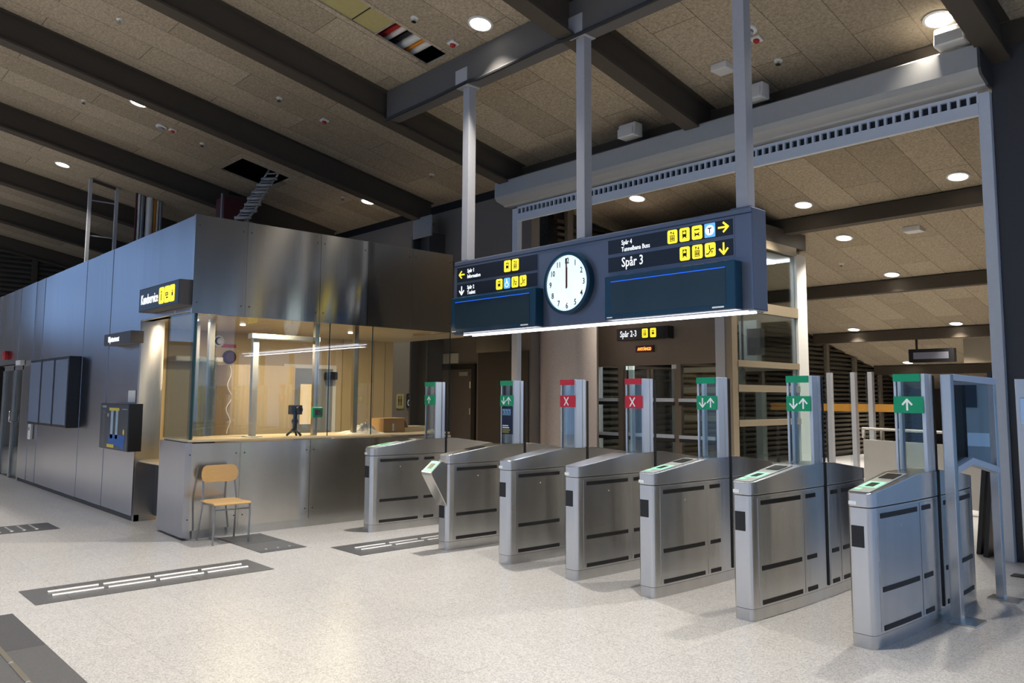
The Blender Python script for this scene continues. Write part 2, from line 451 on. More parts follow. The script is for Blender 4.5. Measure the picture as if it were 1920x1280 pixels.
def beam_y(x0, x1, ya, yb, d, m=BEAM, name='ceiling_beam'):
    mb = MB(); P = lambda a, b: [(ya, ZC(ya) + a), (yb, ZC(yb) + a), (yb, ZC(yb) + b), (ya, ZC(ya) + b)]
    mb.prism(P(-d + .03, -d), 'x', x0, x1).prism(P(-.01, -d + .03), 'x', x0 + .085, x1 - .085).prism(P(.02, -.01), 'x', x0, x1)
    return struct(mb.build(name, m))
def beam_x(xa, xb, y0, y1, d, m=BEAM, name='ceiling_beam'):
    return struct(box(name, (xa, xb, y0, y1, ZC(y0) - d, ZC(y1) + .02), m))
for xb in (-12.32, -16.02, -19.72, -23.5, -27.3): beam_y(xb - .22, xb, Y0, 9.3, .43)
beam_y(-9.59, -9.37, Y0, 8.98, .43); beam_y(-5.92, -5.70, Y0, 8.98, .43); beam_y(-2.47, -2.25, Y0, 8.98, .43); beam_y(1.2, 1.42, Y0, 8.98, .43); beam_y(4.7, 4.92, Y0, 8.98, .43)
beam_x(-9.37, 7, 6.2, 6.42, .43, CROSS)
beam_x(-9.6, 7, 8.98, 9.2, .45)
for yb in (12.72, 16.35, 20.0, 23.7): beam_x(-9.9, -1.9, yb, yb + .22, .27)
tag(MB().tube([(-9.35, 6.165, 5.50), (-8.2, 6.165, 5.505), (-7.5, 6.165, 5.53), (-7.3, 6.165, 5.50), (-5.95, 6.165, 5.52), (-5.8, 6.165, 5.50), (-4.3, 6.165, 5.51), (1, 6.165, 5.51)], .022, 6).build('power_cable', RUBBER),
    'black cable clipped along bottom edge of the grey crossbeam', 'cable')

# walls at the back
struct(box('wall_back', (-28, -9.66, 9.4, 9.6, 0, 5.17), WALLG))
struct(box('gap_strip', (-28, -9.66, 9.42, 9.58, 5.17, ZC(9.4)), CEILDARK))  # black strip stands for the dark gap above the wall
struct(box('wall_left', (-28.2, -28, 3.8, 9.4, 0, ZC(3.8)), WALLD))
struct(box('wall_left_unseen_lower', (-28.2, -28, -9.4, 1.2, 0, 3.3), mat('pale_stone', (.42, .38, .38), .7, var=.05)))  # unseen wall, put in so the cladding reflects grey low down
struct(box('wall_left_unseen_plaster', (-28.2, -28, 1.2, 3.8, 0, ZC(1.2)), mat('pale_plaster', (.48, .46, .45), .8, var=.05)))  # unseen wall, shaped for the tone reflected in the kiosk cladding
mb = MB()
for k in range(44): mb.box(-27.99, -27.9, 3.8, 9.4, .2 + k * .145, .27 + k * .145)
for k in range(4): mb.box(-27.9, -27.82, 3.9 + k * 1.7, 4.05 + k * 1.7, 0, ZC(4.05 + k * 1.7))
struct(mb.build('wall_left_louvre', SLAT))
mb = MB()
for k in range(6): mb.box(-28.1, -27.95, -9.4 + k * 2.1, -9.3 + k * 2.1, 0, ZC(-9.3 + k * 2.1))
for z in (3.3, 5.2): mb.box(-28.1, -27.95, -9.4, 1.2, z, z + .12)
struct(mb.build('window_3', DARKSTEEL))
# slatted side wall of the hall behind
struct(box('wall_slatted', (-10.25, -10.1, 10.4, 27, 0, ZC(10.4)), WALLD))
mb = MB()
for k in range(40): mb.prism([(10.4, .1 + k * .12), (27, .1 + k * .12), (27, .16 + k * .12), (10.4, .16 + k * .12)], 'x', -10.1, -10.0)
struct(mb.build('wall_slatted_battens', SLAT))
mb = MB()
for k in range(10): mb.box(-10.02, -9.93, 10.6 + k * 1.7, 10.75 + k * 1.7, 0, ZC(10.75 + k * 1.7))
struct(mb.build('wall_slatted_posts', SLATP))
struct(box('wall_end', (-10.2, -1.7, 27, 27.2, 0, 4.2), WALLD))
struct(box('wall_bulkhead', (-6.4, -1.9, 20.3, 20.5, 2.41, 2.98), LIFTF))

# column beside shutter, column by the wall, concrete column
def i_column(name, x0, x1, y0, y1, z1, m):
    mb = MB(); t = .05
    mb.box(x0, x0 + t, y0, y1, 0, z1); mb.box(x1 - t, x1, y0, y1, 0, z1); mb.box(x0 + t, x1 - t, (y0 + y1) / 2 - t / 2, (y0 + y1) / 2 + t / 2, 0, z1)
    return struct(mb.build(name, m))
struct(box('column_shutter', (-2.44, -2.12, 8.96, 9.3, 0, 5.13), DARKSTEEL))
mb = MB().box(-2.115, -2.09, 8.98, 9.36, 4.25, 5.05)
for k in range(5):
    for j in range(2): mb.cyl((-2.09, 9.06 + j * .2, 4.38 + k * .14), (-2.07, 9.06 + j * .2, 4.38 + k * .14), .018, 8)
mb.box(-2.115, -2.09, 8.98, 9.36, 3.6, 4.0)
tag(mb.build('splice_plate', DARKSTEEL), 'bolted steel splice plate on top of the dark column by the shutter', 'steel plate')
i_column('column_wall', -12.62, -12.05, 9.0, 9.38, 4.7, DARKSTEEL)
tag(box('firestop_board', (-12.55, -11.95, 8.97, 8.995, 4.62, 5.02), mat('pale_grey_board', (.30, .30, .30), .8, var=.25, vscale=60)), 'pale grey board fixed to the column above the kiosk roof', 'board')
mb = MB().lathe([(.5, 0), (.5, 3.7)], (-9.42, 10.05, 0), 40)
struct(mb.build('column_concrete', CONC))
struct(box('column_panel', (-10.55, -10.02, 9.85, 10.2, 0, 3.9), mat('brown_panel', (.09, .068, .058), .5, var=.05)))

# dark window fronts beyond the frame: mullions of the street facade behind the camera
mb = MB()
for k in range(18): mb.box(-30 + k * 2.1, -29.9 + k * 2.1, -9.6, -9.45, 0, ZC(-9.5))
for z in (2.6, 5.2): mb.box(-30, 6, -9.6, -9.45, z, z + .12)
struct(mb.build('window_1', DARKSTEEL))
mb = MB()
for k in range(9): mb.box(7, 7.15, -9.4 + k * 2.3, -9.3 + k * 2.3, 0, ZC(-9.3 + k * 2.3))
for z in (2.6,): mb.box(7, 7.15, -9.4, 9.2, z, z + .12)
mb.box(7, 7.15, -9.4, 9.2, 4.6, 9)  # unseen solid band, added to cut side light on the beams
struct(mb.build('window_2', DARKSTEEL))
mb = MB()
for k in range(6): mb.box(-1.2 + k * 1.6, -1.12 + k * 1.6, 9.3, 9.4, 0, 4.0)
struct(mb.build('window_4', DARKSTEEL))
struct(box('wall_back_right', (-2.05, 7, 9.25, 9.4, 4.0, 5.35), WALLG))
struct(box('wall_rear_right', (-1.9, -1.72, 9.42, 27, 0, 5.3), WALLD))

t = thing('exterior_building', 'pale street building outside, seen only mirrored in the barrier glass', 'building', (7, 42, 0))
MB().box(-9, 14, 0, 8, 0, 7.5).build('facade', BARR, t)
for r_ in range(2):
    for k in range(9): MB().box(-8 + k * 2.4, -6.9 + k * 2.4, -.05, 0, 1.2 + r_ * 3.2, 2.9 + r_ * 3.2).build('window', NAVY, t)
MB().box(-8, 13, -.2, 0, 3.25, 3.95).build('fascia_board', NAVY, t)

# ------------------------------------------------------------------ downlights and ceiling fittings
DL_RING = MB().lathe([(.155, -.001), (.155, -.014), (.128, -.020), (.125, -.006)], n=28)
DL_LENS = MB().lathe([(.126, -.004), (.126, -.010), (.11, -.012)], n=28)
tilt = math.atan(-.195)
_dl = None
def downlight(x, y, label, power=1.0, group='recessed ceiling downlights'):
    global _dl
    if _dl is None:
        o = thing('downlight', label, 'ceiling light', group=group)
        DL_RING.build('trim_ring', WHITE, o); DL_LENS.build('lens', LIT_LAMP, o); _dl = o
    else:
        o = copy_tree(_dl); tag(o, label, 'ceiling light', group)
    o.location = (x, y, ZC(y)); o.rotation_euler = (tilt, 0, 0)
    ld = bpy.data.lights.new('downlight_lamp', 'AREA'); ld.shape = 'DISK'; ld.size = .22; ld.energy = DOWN * power; ld.color = WARM; ld.spread = math.radians(95)
    l = bpy.data.objects.new('downlight_lamp', ld); C.objects.link(l); l.parent = o; l.location = (0, 0, -.022)
    return o
for x, y, lab, p in (
    (-13.51, 4.10, 'lit downlight high above the blue corner of the kiosk', 1),
    (-18.32, 4.12, 'lit downlight in the ceiling above the ladder frame', 1),
    (-13.56, 8.57, 'lit downlight near the back wall above kiosk fascia', 1),
    (-6.96, 5.91, 'lit downlight next to the open ceiling bay with ducts', 1),
    (-2.79, 8.60, 'large lit downlight by the speaker above the shutter end', 1.3),
    (-3.84, 12.31, 'lit downlight behind the shutter nearest its right rail', .34),
    (-6.19, 12.31, 'lit downlight behind the shutter beside the first rear beam', .34),
    (-6.26, 13.93, 'lit downlight just beyond the first beam of the rear hall', .34),
    (-6.30, 16.10, 'small lit downlight before the second beam of the rear hall', .34),
    (-8.73, 19.80, 'lit downlight before the third rear beam, nearer slatted wall', .34),
    (-6.37, 19.80, 'lit downlight before the third rear beam, above dark hanging sign', .34),
    (-8.82, 23.40, 'faint lit downlight furthest back in the dark rear hall', .34),
    (-8.52, 10.87, 'lit downlight just under the shutter bar above lift housing', .42)):
    downlight(x, y, lab, p)
for x, y in ((-6.96, 1.5), (-2.79, 4.3), (-2.79, 0), (-10.9, 0), (-6.96, -3), (-13.5, -.3), (-18.3, 0), (-22.5, 2), (-13.5, -4.5), (-2.79, -4.3), (-18.3, -4.5), (-23, -3), (-23, -6.5), (-9.8, -4.5), (-3.8, 17), (1.5, 2), (3.5, 5.5)):  # unseen downlights added for lighting; far-left ones lift the dark ceiling there
    downlight(x, y, 'added unseen downlight beyond the edge of the picture', 1 if y < 10 else .34, 'unseen downlights added out of the picture')

SPR = None
def sprinkler(x, y, label):
    global SPR
    if SPR is None:
        o = thing('sprinkler', label, 'sprinkler', group='ceiling sprinklers')
        MB().lathe([(.05, 0), (.05, -.008), (.03, -.016), (.018, -.018)], n=16).build('escutcheon', WHITE, o)
        MB().cyl((0, 0, -.016), (0, 0, -.05), .012, 8).lathe([(.03, -.05), (.03, -.054)], n=12).build('spray_head', CHROME, o)
        SPR = o
    else:
        o = copy_tree(SPR); tag(o, label, 'sprinkler', 'ceiling sprinklers')
    o.location = (x, y, ZC(y)); o.rotation_euler = (tilt, 0, 0)
for x, y, lab in (
    (-11.08, 3.07, 'white sprinkler in the bay at top, nearest the frame edge'), (-11.11, 5.40, 'white sprinkler beside the darker ceiling board'),
    (-14.13, 5.41, 'white sprinkler right of the smoke detector pair above kiosk'), (-7.57, 5.38, 'white sprinkler beside the open duct bay'),
    (-7.52, 8.41, 'white sprinkler right of the middle hanging pole'), (-4.49, 8.42, 'white sprinkler right of the tallest hanging pole'),
    (-14.4, 3.5, 'white sprinkler left of the brightest kiosk downlight'), (-18.0, 2.9, 'white sprinkler between the two left ceiling beams'),
    (-13.9, 8.2, 'tiny white sprinkler left of the back wall downlight'), (-11.2, 8.4, 'white sprinkler near the far end of the second bay'),
    (-5.08, 13.0, 'white sprinkler in the rear hall before its first beam'), (-6.9, 15.2, 'white sprinkler in the middle of the rear hall ceiling'),
    (-17.2, 5.9, 'white sprinkler above the bundle of pipes')):
    sprinkler(x, y, lab)
SEN = None
def alarm(x, y, label):
    global SEN
    if SEN is None:
        o = thing('alarm_beacon', label, 'alarm', group='red ceiling alarm beacons')
        MB().box(-.06, .06, -.06, .06, -.03, 0).build('base_plate', WHITE, o, bevel=.008)
        MB().lathe([(.036, -.03), (.036, -.05), (.02, -.064)], n=14).build('red_dome', REDP, o)
        SEN = o
    else:
        o = copy_tree(SEN); tag(o, label, 'alarm', 'red ceiling alarm beacons')
    o.location = (x, y, ZC(y)); o.rotation_euler = (tilt, 0, 0)
for x, y, lab in ((-11.11, 6.18, 'red beacon in the bay above the kiosk fascia corner'), (-14.05, 4.85, 'red beacon next to the round detector above the kiosk'),
                  (-7.57, 5.98, 'red beacon near the end of the open duct bay'), (-4.47, 7.90, 'red beacon beside round detector near the tall pole')):
    alarm(x, y, lab)
def detector(x, y, label):
    o = thing('smoke_detector', label, 'smoke detector', (x, y, ZC(y)), group='round ceiling detectors'); o.rotation_euler = (tilt, 0, 0)
    MB().lathe([(.095, 0), (.095, -.02), (.075, -.03)], n=22).build('base', WHITE, o)
    MB().lathe([(.06, -.03), (.055, -.055), (.03, -.062)], n=18).build('sensor_dome', mat('grey_dome', (.3, .3, .3), .5), o)
detector(-14.13, 4.68, 'round white detector beside red beacon above the kiosk')
detector(-4.46, 7.71, 'round white detector beside red beacon near tall hanging pole')
def small_box(name, b, m, label, cat, bevel=.01):
    o = MB().box(*b).build(name, m, bevel=bevel); return tag(o, label, cat)
small_box('emergency_light', (-5.20, -4.98, 8.08, 8.30, ZC(8.3) - .045, ZC(8.08) + .0), WHITE, 'square white emergency light beside the tall hanging pole', 'emergency light')
small_box('emergency_light', (-5.22, -4.94, 13.85, 14.1, ZC(14.1) - .04, ZC(13.85)), WHITE, 'white rectangular emergency light on the rear hall ceiling', 'emergency light')
SPK = None
for x, y, z, lab in ((-6.84, 8.58, 5.29, 'white loudspeaker on back beam behind the middle pole'), (-4.90, 8.58, 5.29, 'white loudspeaker on back beam right of the tall pole'), (-2.67, 8.58, 5.25, 'white loudspeaker under the large downlight at the shutter end')):
    if SPK is None:
        SPK = o = thing('loudspeaker', lab, 'loudspeaker', group='loudspeakers on the back beam')
        MB().prism([(-.11, -.10), (.10, -.10), (.10, .10), (-.07, .10)], 'x', -.15, .15).build('cabinet', WHITE, o, bevel=.02)
        MB().box(-.13, .13, -.116, -.108, -.085, .02).build('grille', mat('speaker_grille', (.6, .59, .55), .7, var=.2, vscale=200), o)
        MB().box(-.03, .03, .10, .40, -.03, .03).build('bracket', CHAIRLEG, o)
    else:
        o = copy_tree(SPK); tag(o, lab, 'loudspeaker', 'loudspeakers on the back beam')
    o.location = (x, y, z)

# services in the open bays and above the kiosk roof
def bay_pipe(y, x0, x1, r, m, label, z=None, cat='pipe', name='duct_pipe'):
    zz = ZC(y) + (.16 if z is None else z)
    tag(MB().cyl((x0, y, zz), (x1, y, zz), r, 12).build(name, m), label, cat)
bay_pipe(5.50, -8.9, -7.4, .035, REDP, 'red pipe crossing the open ceiling bay')
bay_pipe(5.58, -8.9, -7.4, .04, WHITE, 'thin white pipe next to the red one in the open bay')
bay_pipe(5.68, -8.9, -7.4, .03, RUBBER, 'black cable crossing the open ceiling bay', cat='cable', name='power_cable')
bay_pipe(5.79, -8.9, -7.4, .06, WHITE, 'white pipe on the near side of the orange cable in the bay')
bay_pipe(5.875, -8.9, -7.4, .025, ORANGE, 'orange cable crossing the open ceiling bay', .14, 'cable', 'power_cable')
bay_pipe(5.96, -8.9, -7.4, .055, WHITE, 'white pipe closest to the crossbeam in the open bay')
for yv in (5.64, 5.73):
    pass
pth = [(-14.45, 7.0, 6.05), (-14.5, 6.89, 5.82), (-14.5, 6.80, 5.68), (-14.5, 6.71, 5.52), (-14.5, 6.62, 5.38), (-14.5, 6.57, 5.25), (-14.5, 6.49, 5.11), (-14.5, 6.38, 4.96), (-14.5, 6.30, 4.70), (-14.5, 6.3, 3.58)]
t = thing('cable_chain', 'grey articulated cable chain hanging from the square ceiling opening', 'cable chain', (-14.5, 6.3, 3.58))
for k, (a, b) in enumerate(zip(pth, pth[1:])):
    a, b = Vector(a) - Vector((-14.5, 6.3, 3.58)), Vector(b) - Vector((-14.5, 6.3, 3.58)); d = (b - a).normalized(); n = Vector((1, 0, 0)).cross(d).normalized()
    mb = MB()
    for sx in (-.13, .13):
        s_ = Vector((sx * .75, sx * .6, 0)); mb.cyl(a + s_, b + s_, .022, 6)
    mb.cyl(a + Vector((-.13, -.10, 0)), a + Vector((.13, .10, 0)), .035, 6); m_ = (a + b) / 2; mb.cyl(m_ + Vector((-.10, -.08, 0)), m_ + Vector((.10, .08, 0)), .016, 6)
    mb.build('chain_link', mat('grey_chain', (.40, .38, .36), .5, .2) if k == 0 else bpy.data.materials['grey_chain'], t)
tag(box('riser_cabinet', (-15.9, -15.5, 6.42, 6.85, 3.58, 5.58), DRED), 'dark red riser box behind the cable chain on kiosk roof', 'riser box')
tag(MB().cyl((-15.5, 6.37, 3.58), (-15.5, 6.37, 5.62), .02, 8).build('riser_pipe', GALV), 'thin pale pipe left of the dark red riser box', 'pipe')
t = thing('ladder_frame', 'grey ladder shaped frame standing on the kiosk roof', 'frame', (-18.55, 5.0, 3.58))
for y, zt_ in ((-.27, 2.63), (.27, 2.53)): MB().box(-.035, .035, y - .032, y + .032, 0, zt_).build('upright', GALV, t)
for z in (1.40, 2.17): MB().box(-.012, .012, -.238, .238, z - .012, z + .012).build('rung', GALV, t)
MB().prism([(-.238, 2.58), (.238, 2.48), (.238, 2.54), (-.238, 2.64)], 'x', -.02, .02).build('top_rung', BEAM, t)
for y, r, m2, lab, cat, nm in ((5.67, .022, DRED, 'dark red pipe leftmost of the bundle on the kiosk roof', 'pipe', 'riser_pipe'), (5.73, .028, WHITE, 'thin white pipe touching the red pipe on kiosk roof', 'pipe', 'riser_pipe'),
                     (5.80, .038, CHAIRLEG, 'grey insulated pipe between white pipes on the kiosk roof', 'pipe', 'riser_pipe'), (5.855, .012, RUBBER, 'black cable beside the thick white pipe on kiosk roof', 'cable', 'power_cable'),
                     (5.955, .075, WHITE, 'thick white pipe in the middle of the roof bundle', 'pipe', 'riser_pipe'), (6.07, .03, ORANGE, 'orange cable bundle rising from kiosk roof', 'cable', 'power_cable'),
                     (6.13, .024, WHITE, 'white pipe right of the orange cables on kiosk roof', 'pipe', 'riser_pipe'), (6.20, .035, CHAIRLEG, 'grey flexible conduit rightmost of the roof bundle', 'conduit', 'riser_pipe')):
    tag(MB().cyl((-18.5, y, 3.58), (-18.5, y, ZC(y) - .002), r, 12).build(nm, m2), lab, cat)
tag(box('duct_opening', (-16.45, -16.05, 6.75, 7.05, ZC(7.05) - .01, ZC(6.75) + .005), CEILDARK), 'small black vent opening in the ceiling beyond the pipes', 'vent')

# ------------------------------------------------------------------ kiosk
K = thing('service_kiosk', 'brushed steel clad customer service kiosk with glazed counter', 'kiosk', (0, 0, 0))
def clad(x0, x1, z0, z1, w=.6, name='cladding_panel'):
    n = max(1, round((x1 - x0) / w)); st = (x1 - x0) / n
    for k in range(n):
        a, b = x0 + k * st + .002, x0 + (k + 1) * st - .002
        d0, d1 = random.uniform(-.006, .006), random.uniform(-.006, .006)
        mb = MB().prism([(a, 3.36 + d0), (b, 3.36 + d1), (b, 3.40), (a, 3.40)], 'z', z0, z1)
        mb.build(name, CLAD, K)
clad(-16.84, -10.55, .07, 3.585)
clad(-24.0, -16.84, 2.14, 3.585)
clad(-10.55, -8.8, 2.504, 3.585)
box('plinth', (-16.84, -10.55, 3.39, 3.45, 0, .08), DARKSTEEL, K)
box('backing', (-16.84, -10.6, 3.41, 3.5, 0, 2.5), DARKSTEEL, K)
box('backing', (-24, -8.86, 3.41, 3.5, 2.5, 3.57), DARKSTEEL, K)
def fascia(ys_, z0, z1, name, m):
    for a, b in zip(ys_, ys_[1:]):
        mb = MB().box(-8.84, -8.80 + random.uniform(-.002, .002), a + .002, b - .002, z0, z1)
        mb.cur = 1
        for yy in (a + .05, b - .05):
            for zz in (z0 + .12, z1 - .12): mb.cyl((-8.80, yy, zz), (-8.796, yy, zz), .007, 8)
        mb.build(name, [m, INK], K)
fascia((3.33, 3.94, 4.9, 5.59, 6.3, 7.0), 2.47, 3.58, 'fascia_panel', CLADF)
fascia((3.33, 3.95, 4.83, 5.7, 7.0), .10, 1.035, 'counter_panel', CLADC)
box('plinth', (-8.9, -8.83, 3.4, 7.0, 0, .10), STEELP, K)
box('backing', (-8.95, -8.845, 3.42, 7.0, .0, 1.03), DARKSTEEL, K)
mb = MB().prism([(-9.67, 3.36), (-8.80, 3.33), (-8.80, 3.40), (-9.67, 3.43)], 'z', .03, 1.045); mb.build('counter_side_panel', CLAD, K)
mb = MB().box(-9.67, -9.64, 3.43, 4.0, .03, 1.045); mb.build('counter_side_panel', CLAD, K)
MB().prism([(-9.67, 3.40), (-8.82, 3.36), (-8.82, 7.0), (-9.62, 7.0), (-9.67, 4.2)], 'z', 1.047, 1.075).build('counter_top', COUNTER, K, bevel=.006)
# niche left of the counter
box('niche_jamb', (-10.58, -10.55, 3.38, 3.66, .0, 2.5), STEEL, K)
box('niche_shelf', (-10.55, -9.67, 3.42, 4.0, .73, .755), COUNTER, K, bevel=.005)
box('niche_front', (-10.55, -9.67, 3.62, 3.65, .06, .73), WALLD, K)
# glazing
zt, zb = 2.50, 1.075
gy = (3.40, 5.07, 5.70, 6.99)
for a, b in zip(gy, gy[1:]):
    p = MB().box(-8.835, -8.823, a + .004, b - .004, zb, zt).build('glass_pane', GLASS, K)
    MB().box(-8.836, -8.822, b - .004, b + .003, zb, zt).build('glass_edge', GLASSEDGE, p)
p = MB().box(-9.67, -8.85, 3.38, 3.392, zb, zt).build('glass_pane', GLASST, K)
MB().box(-8.85, -8.822, 3.378, 3.40, zb, zt).build('glass_edge', GLASSEDGE, p)
p = MB().box(-9.672, -9.66, 3.40, 4.0, 1.06, 2.0).build('glass_pane', GLASST, K)
p = MB().box(-10.50, -9.68, 3.98, 3.992, .76, 2.05).build('glass_pane', GLASST, K)
for x in (-10.2, -9.72): box('glazing_post', (x - .03, x + .03, 3.9, 3.97, .76, 2.5), GALV, K)
box('glazing_post', (-9.02, -8.95, 3.42, 3.46, 1.075, 2.5), LIFTF, K)
for y in (4.98, 5.55): box('glazing_post', (-9.03, -8.97, y - .03, y + .03, 1.075, 2.5), STEELP, K)
# inside
MB().prism([(-16.8, 3.42), (-8.83, 3.36), (-8.83, 7.0), (-9.7, 7.95), (-16.8, 7.95)], 'z', 2.50, 2.54).build('soffit', SOFFIT, K)
MB().prism([(-24, 3.45), (-8.85, 3.42), (-8.85, 6.98), (-9.7, 7.9), (-24, 7.9)], 'z', 3.50, 3.56).build('roof', DARKSTEEL, K)
box('fascia_return', (-9.7, -8.84, 6.97, 7.0, 2.47, 3.58), CLADF, K)
box('inner_wall', (-11.6, -11.5, 3.5, 7.85, 0, 2.5), BEIGE, K)
box('inner_wall', (-11.5, -10.6, 3.5, 3.56, 0, 2.5), BEIGE, K)
box('inner_wall', (-14.5, -11.6, 7.80, 7.9, 0, 2.5), BEIGE, K)
mb = MB()
for y in (6.85, 7.15, 7.45, 7.68): mb.box(-11.502, -11.495, y, y + .006, 0, 2.5)
mb.build('wall_joint', mat('brown_joint', (.2, .13, .06), .6), K)
pts = []
for cx_, cy_, a0 in ((-11.05, 5.55, 0), (-11.05, 4.92, 270)):
    for k in range(7):
        a = math.radians((a0 + 15 * k) if a0 == 0 else (a0 + 15 * k)); pts.append((cx_ + .2 * math.cos(a), cy_ + .2 * math.sin(a)))
ptsA = [(-11.49, 5.75)] + [(-11.05 + .2 * math.cos(math.radians(a)), 5.55 + .2 * math.sin(math.radians(a))) for a in range(90, -1, -15)] + [(-11.05 + .2 * math.cos(math.radians(a)), 4.92 + .2 * math.sin(math.radians(a))) for a in range(0, -91, -15)] + [(-11.49, 4.72)]
tag(MB().prism(ptsA, 'z', 0, 2.0).build('storage_cabinet', BEIGE2), 'rounded beige cabinet against inner kiosk wall', 'cabinet')
for xx, yy, w_ in ((-10.1, 4.5, 22), (-10.2, 6.2, 24), (-8.95, 5.25, 22), (-8.93, 4.3, 20), (-9.9, 3.8, 5)):  # the two beside the glass are added to light the counter from the front
    o = thing('ceiling_lamp', 'warm flush lamp in the kiosk soffit', 'ceiling light', (xx, yy, 2.497), group='flush lamps in the kiosk soffit')
    MB().lathe([(.035, 0), (.035, -.008), (.025, -.012)], n=14).build('lens', LIT_LAMP, o)
    ld = bpy.data.lights.new('soffit_lamp', 'AREA'); ld.shape = 'DISK'; ld.size = .07; ld.energy = w_; ld.color = (1, .80, .52)
    l = bpy.data.objects.new('soffit_lamp', ld); C.objects.link(l); l.parent = o; l.location = (0, 0, -.03)
# door inside the kiosk
t = thing('interior_door', 'grey door with narrow window in the beige kiosk wall', 'door', (-11.5, 5.8, 0))
MB().box(0, .02, .0, .06, 0, 2.06).box(0, .02, .87, .93, 0, 2.06).box(0, .02, .06, .87, 2.0, 2.06).build('door_frame', WHITE, t)
p = MB().box(.002, .015, .06, .87, 0, 2.0).build('door_leaf', DOORG, t)
MB().box(.015, .02, .30, .50, 1.12, 1.75).build('door_window', mat('lit_room_beyond', (.6, .45, .25), .4, emit=(1, .72, .38), estr=.55), p)
MB().cyl((.015, .8, 1.0), (.06, .8, 1.0), .012, 8).cyl((.06, .8, 1.0), (.06, .7, 1.0), .012, 8).build('handle', CHROME, p)
tag(MB().box(-11.47, -11.3, 6.50, 6.66, 1.82, 1.95).build('camera_housing', BLACK, bevel=.02), 'black camera at top corner of the inner grey door', 'camera')
# wall fittings inside
t = thing('wall_vent', 'round white vent with dark crescent on inner kiosk wall', 'vent', (-11.5, 4.76, 2.36))
MB().lathe([(.085, 0), (.085, .02), (.062, .024)], n=24, axis='x').build('ring', WHITE, t)
MB().lathe([(.06, .026), (.058, .03)], n=20, axis='x').build('opening', INK, t)
MB().lathe([(.05, .031), (.04, .04)], (0, .018, 0), 18, axis='x').build('flap', WHITE, t)
t = thing('alarm_bell', 'dark red bell under a red plate on kiosk wall', 'alarm bell', (-11.5, 4.93, 2.13))
MB().lathe([(.10, 0), (.10, .03), (.07, .06), (.02, .065)], n=24, axis='x').build('gong', DRED, t)
p = MB().box(0, .008, -.12, .1, .14, .19).build('name_plate', REDP, t)
tag(box('wall_lamp', (-11.49, -11.2, 4.05, 4.72, 2.04, 2.11), WHITE, bevel=.01), 'short white wall light left of the red bell', 'light')  # small white lamp arm on the wall, gives no light itself
# wavy white cable
tag(MB().tube([(-10.95, 4.72 + .045 * math.sin(k * .9) * (1 - abs(k - 10) / 14), 1.98 - k * .05) for k in range(20)], .006, 6).build('white_cable', WHITE), 'loose wavy white cable hanging in front of the beige cabinet', 'cable')
# standing office lamp on the counter
t = thing('desk_lamp', 'white T shaped lamp standing on the kiosk counter', 'lamp', (-9.1, 4.22, 1.075))
MB().prism([(-.09, -.09), (.09, -.09), (.09, .09), (-.09, .09)], 'z', 0, .012).build('base', WHITE, t, bevel=.005)
MB().box(-.03, .03, -.035, .035, .012, 1.17).build('post', WHITE, t)
MB().box(-.06, .06, -.07, .84, 1.17, 1.23).build('lamp_head', WHITE, t, bevel=.008)
# things on the counter
t = thing('camera_tripod', 'black camera on short tripod on the kiosk counter', 'camera', (-9.0, 4.72, 1.075))
for a in (20, 140, 260): MB().cyl((.02 * math.cos(math.radians(a)), .02 * math.sin(math.radians(a)), .08), (.10 * math.cos(math.radians(a)), .10 * math.sin(math.radians(a)), .008), .015, 7).build('tripod_leg', BLACK, t)
MB().cyl((0, 0, .05), (0, 0, .15), .028, 10).lathe([(.034, .15), (.042, .175), (.034, .205)], n=12).cyl((0, 0, .2), (0, 0, .26), .024, 8).build('column', BLACK, t)
MB().box(-.055, .055, -.07, .07, .26, .375).build('camera_body', BLACK, t, bevel=.01)
MB().cyl((.055, 0, .32), (.12, 0, .32), .04, 14).build('lens', BLACK, t)
t = thing('call_point', 'green emergency button box on a kiosk glazing post', 'emergency button', (-8.955, 4.98, 1.36))
MB().box(-.012, .045, -.07, .07, -.065, .065).build('housing', EGREEN, t, bevel=.012)
MB().box(.045, .05, -.035, .035, -.033, .033).build('button', INK, t)
t = thing('cardboard_box', 'open brown cardboard box on the kiosk counter', 'cardboard box', (-9.25, 6.25, 1.075))
MB().box(-.15, .15, -.17, .17, 0, .19).build('carton', CARD, t)
MB().prism([(.17, .19), (.24, .06), (.245, .07), (.178, .195)], 'x', -.14, .14).build('flap', CARD, t)
MB().box(.15, .152, -.03, .0, .02, .12).build('tape', WHITE, t)
tag(MB().box(-9.4, -9.2, 6.5, 6.85, 1.075, 1.15).build('paper_stack', mat('cream_paper', (.72, .62, .40), .7), bevel=.004), 'low stack of cream cartons right of the open box', 'stack')
bm_v = MB(); rg = random.Random(5)
NU, NV = 17, 26
gr = []
for i_ in range(NU):
    for j_ in range(NV):
        u_, v_ = i_ / (NU - 1) * 2 - 1, j_ / (NV - 1) * 2 - 1
        e_ = max(0, 1 - u_ ** 2) * max(0, 1 - abs(v_) ** 2.4)
        h_ = e_ ** .6 * (.045 + .085 * max(0, 1 - ((v_ - .25) / .45) ** 2)) * rg.uniform(.72, 1.25)
        gr.append((u_ * .15 + rg.uniform(-.006, .006), v_ * .30 + rg.uniform(-.006, .006), h_))
i0 = bm_v.add(gr)
for i_ in range(NU - 1):
    for j_ in range(NV - 1): a = i0 + i_ * NV + j_; bm_v.face([a, a + NV, a + NV + 1, a + 1])
tag(bm_v.build('plastic_bag', BAG, loc=(-9.1, 5.72, 1.076)), 'crumpled white plastic bag on the kiosk counter', 'plastic bag')

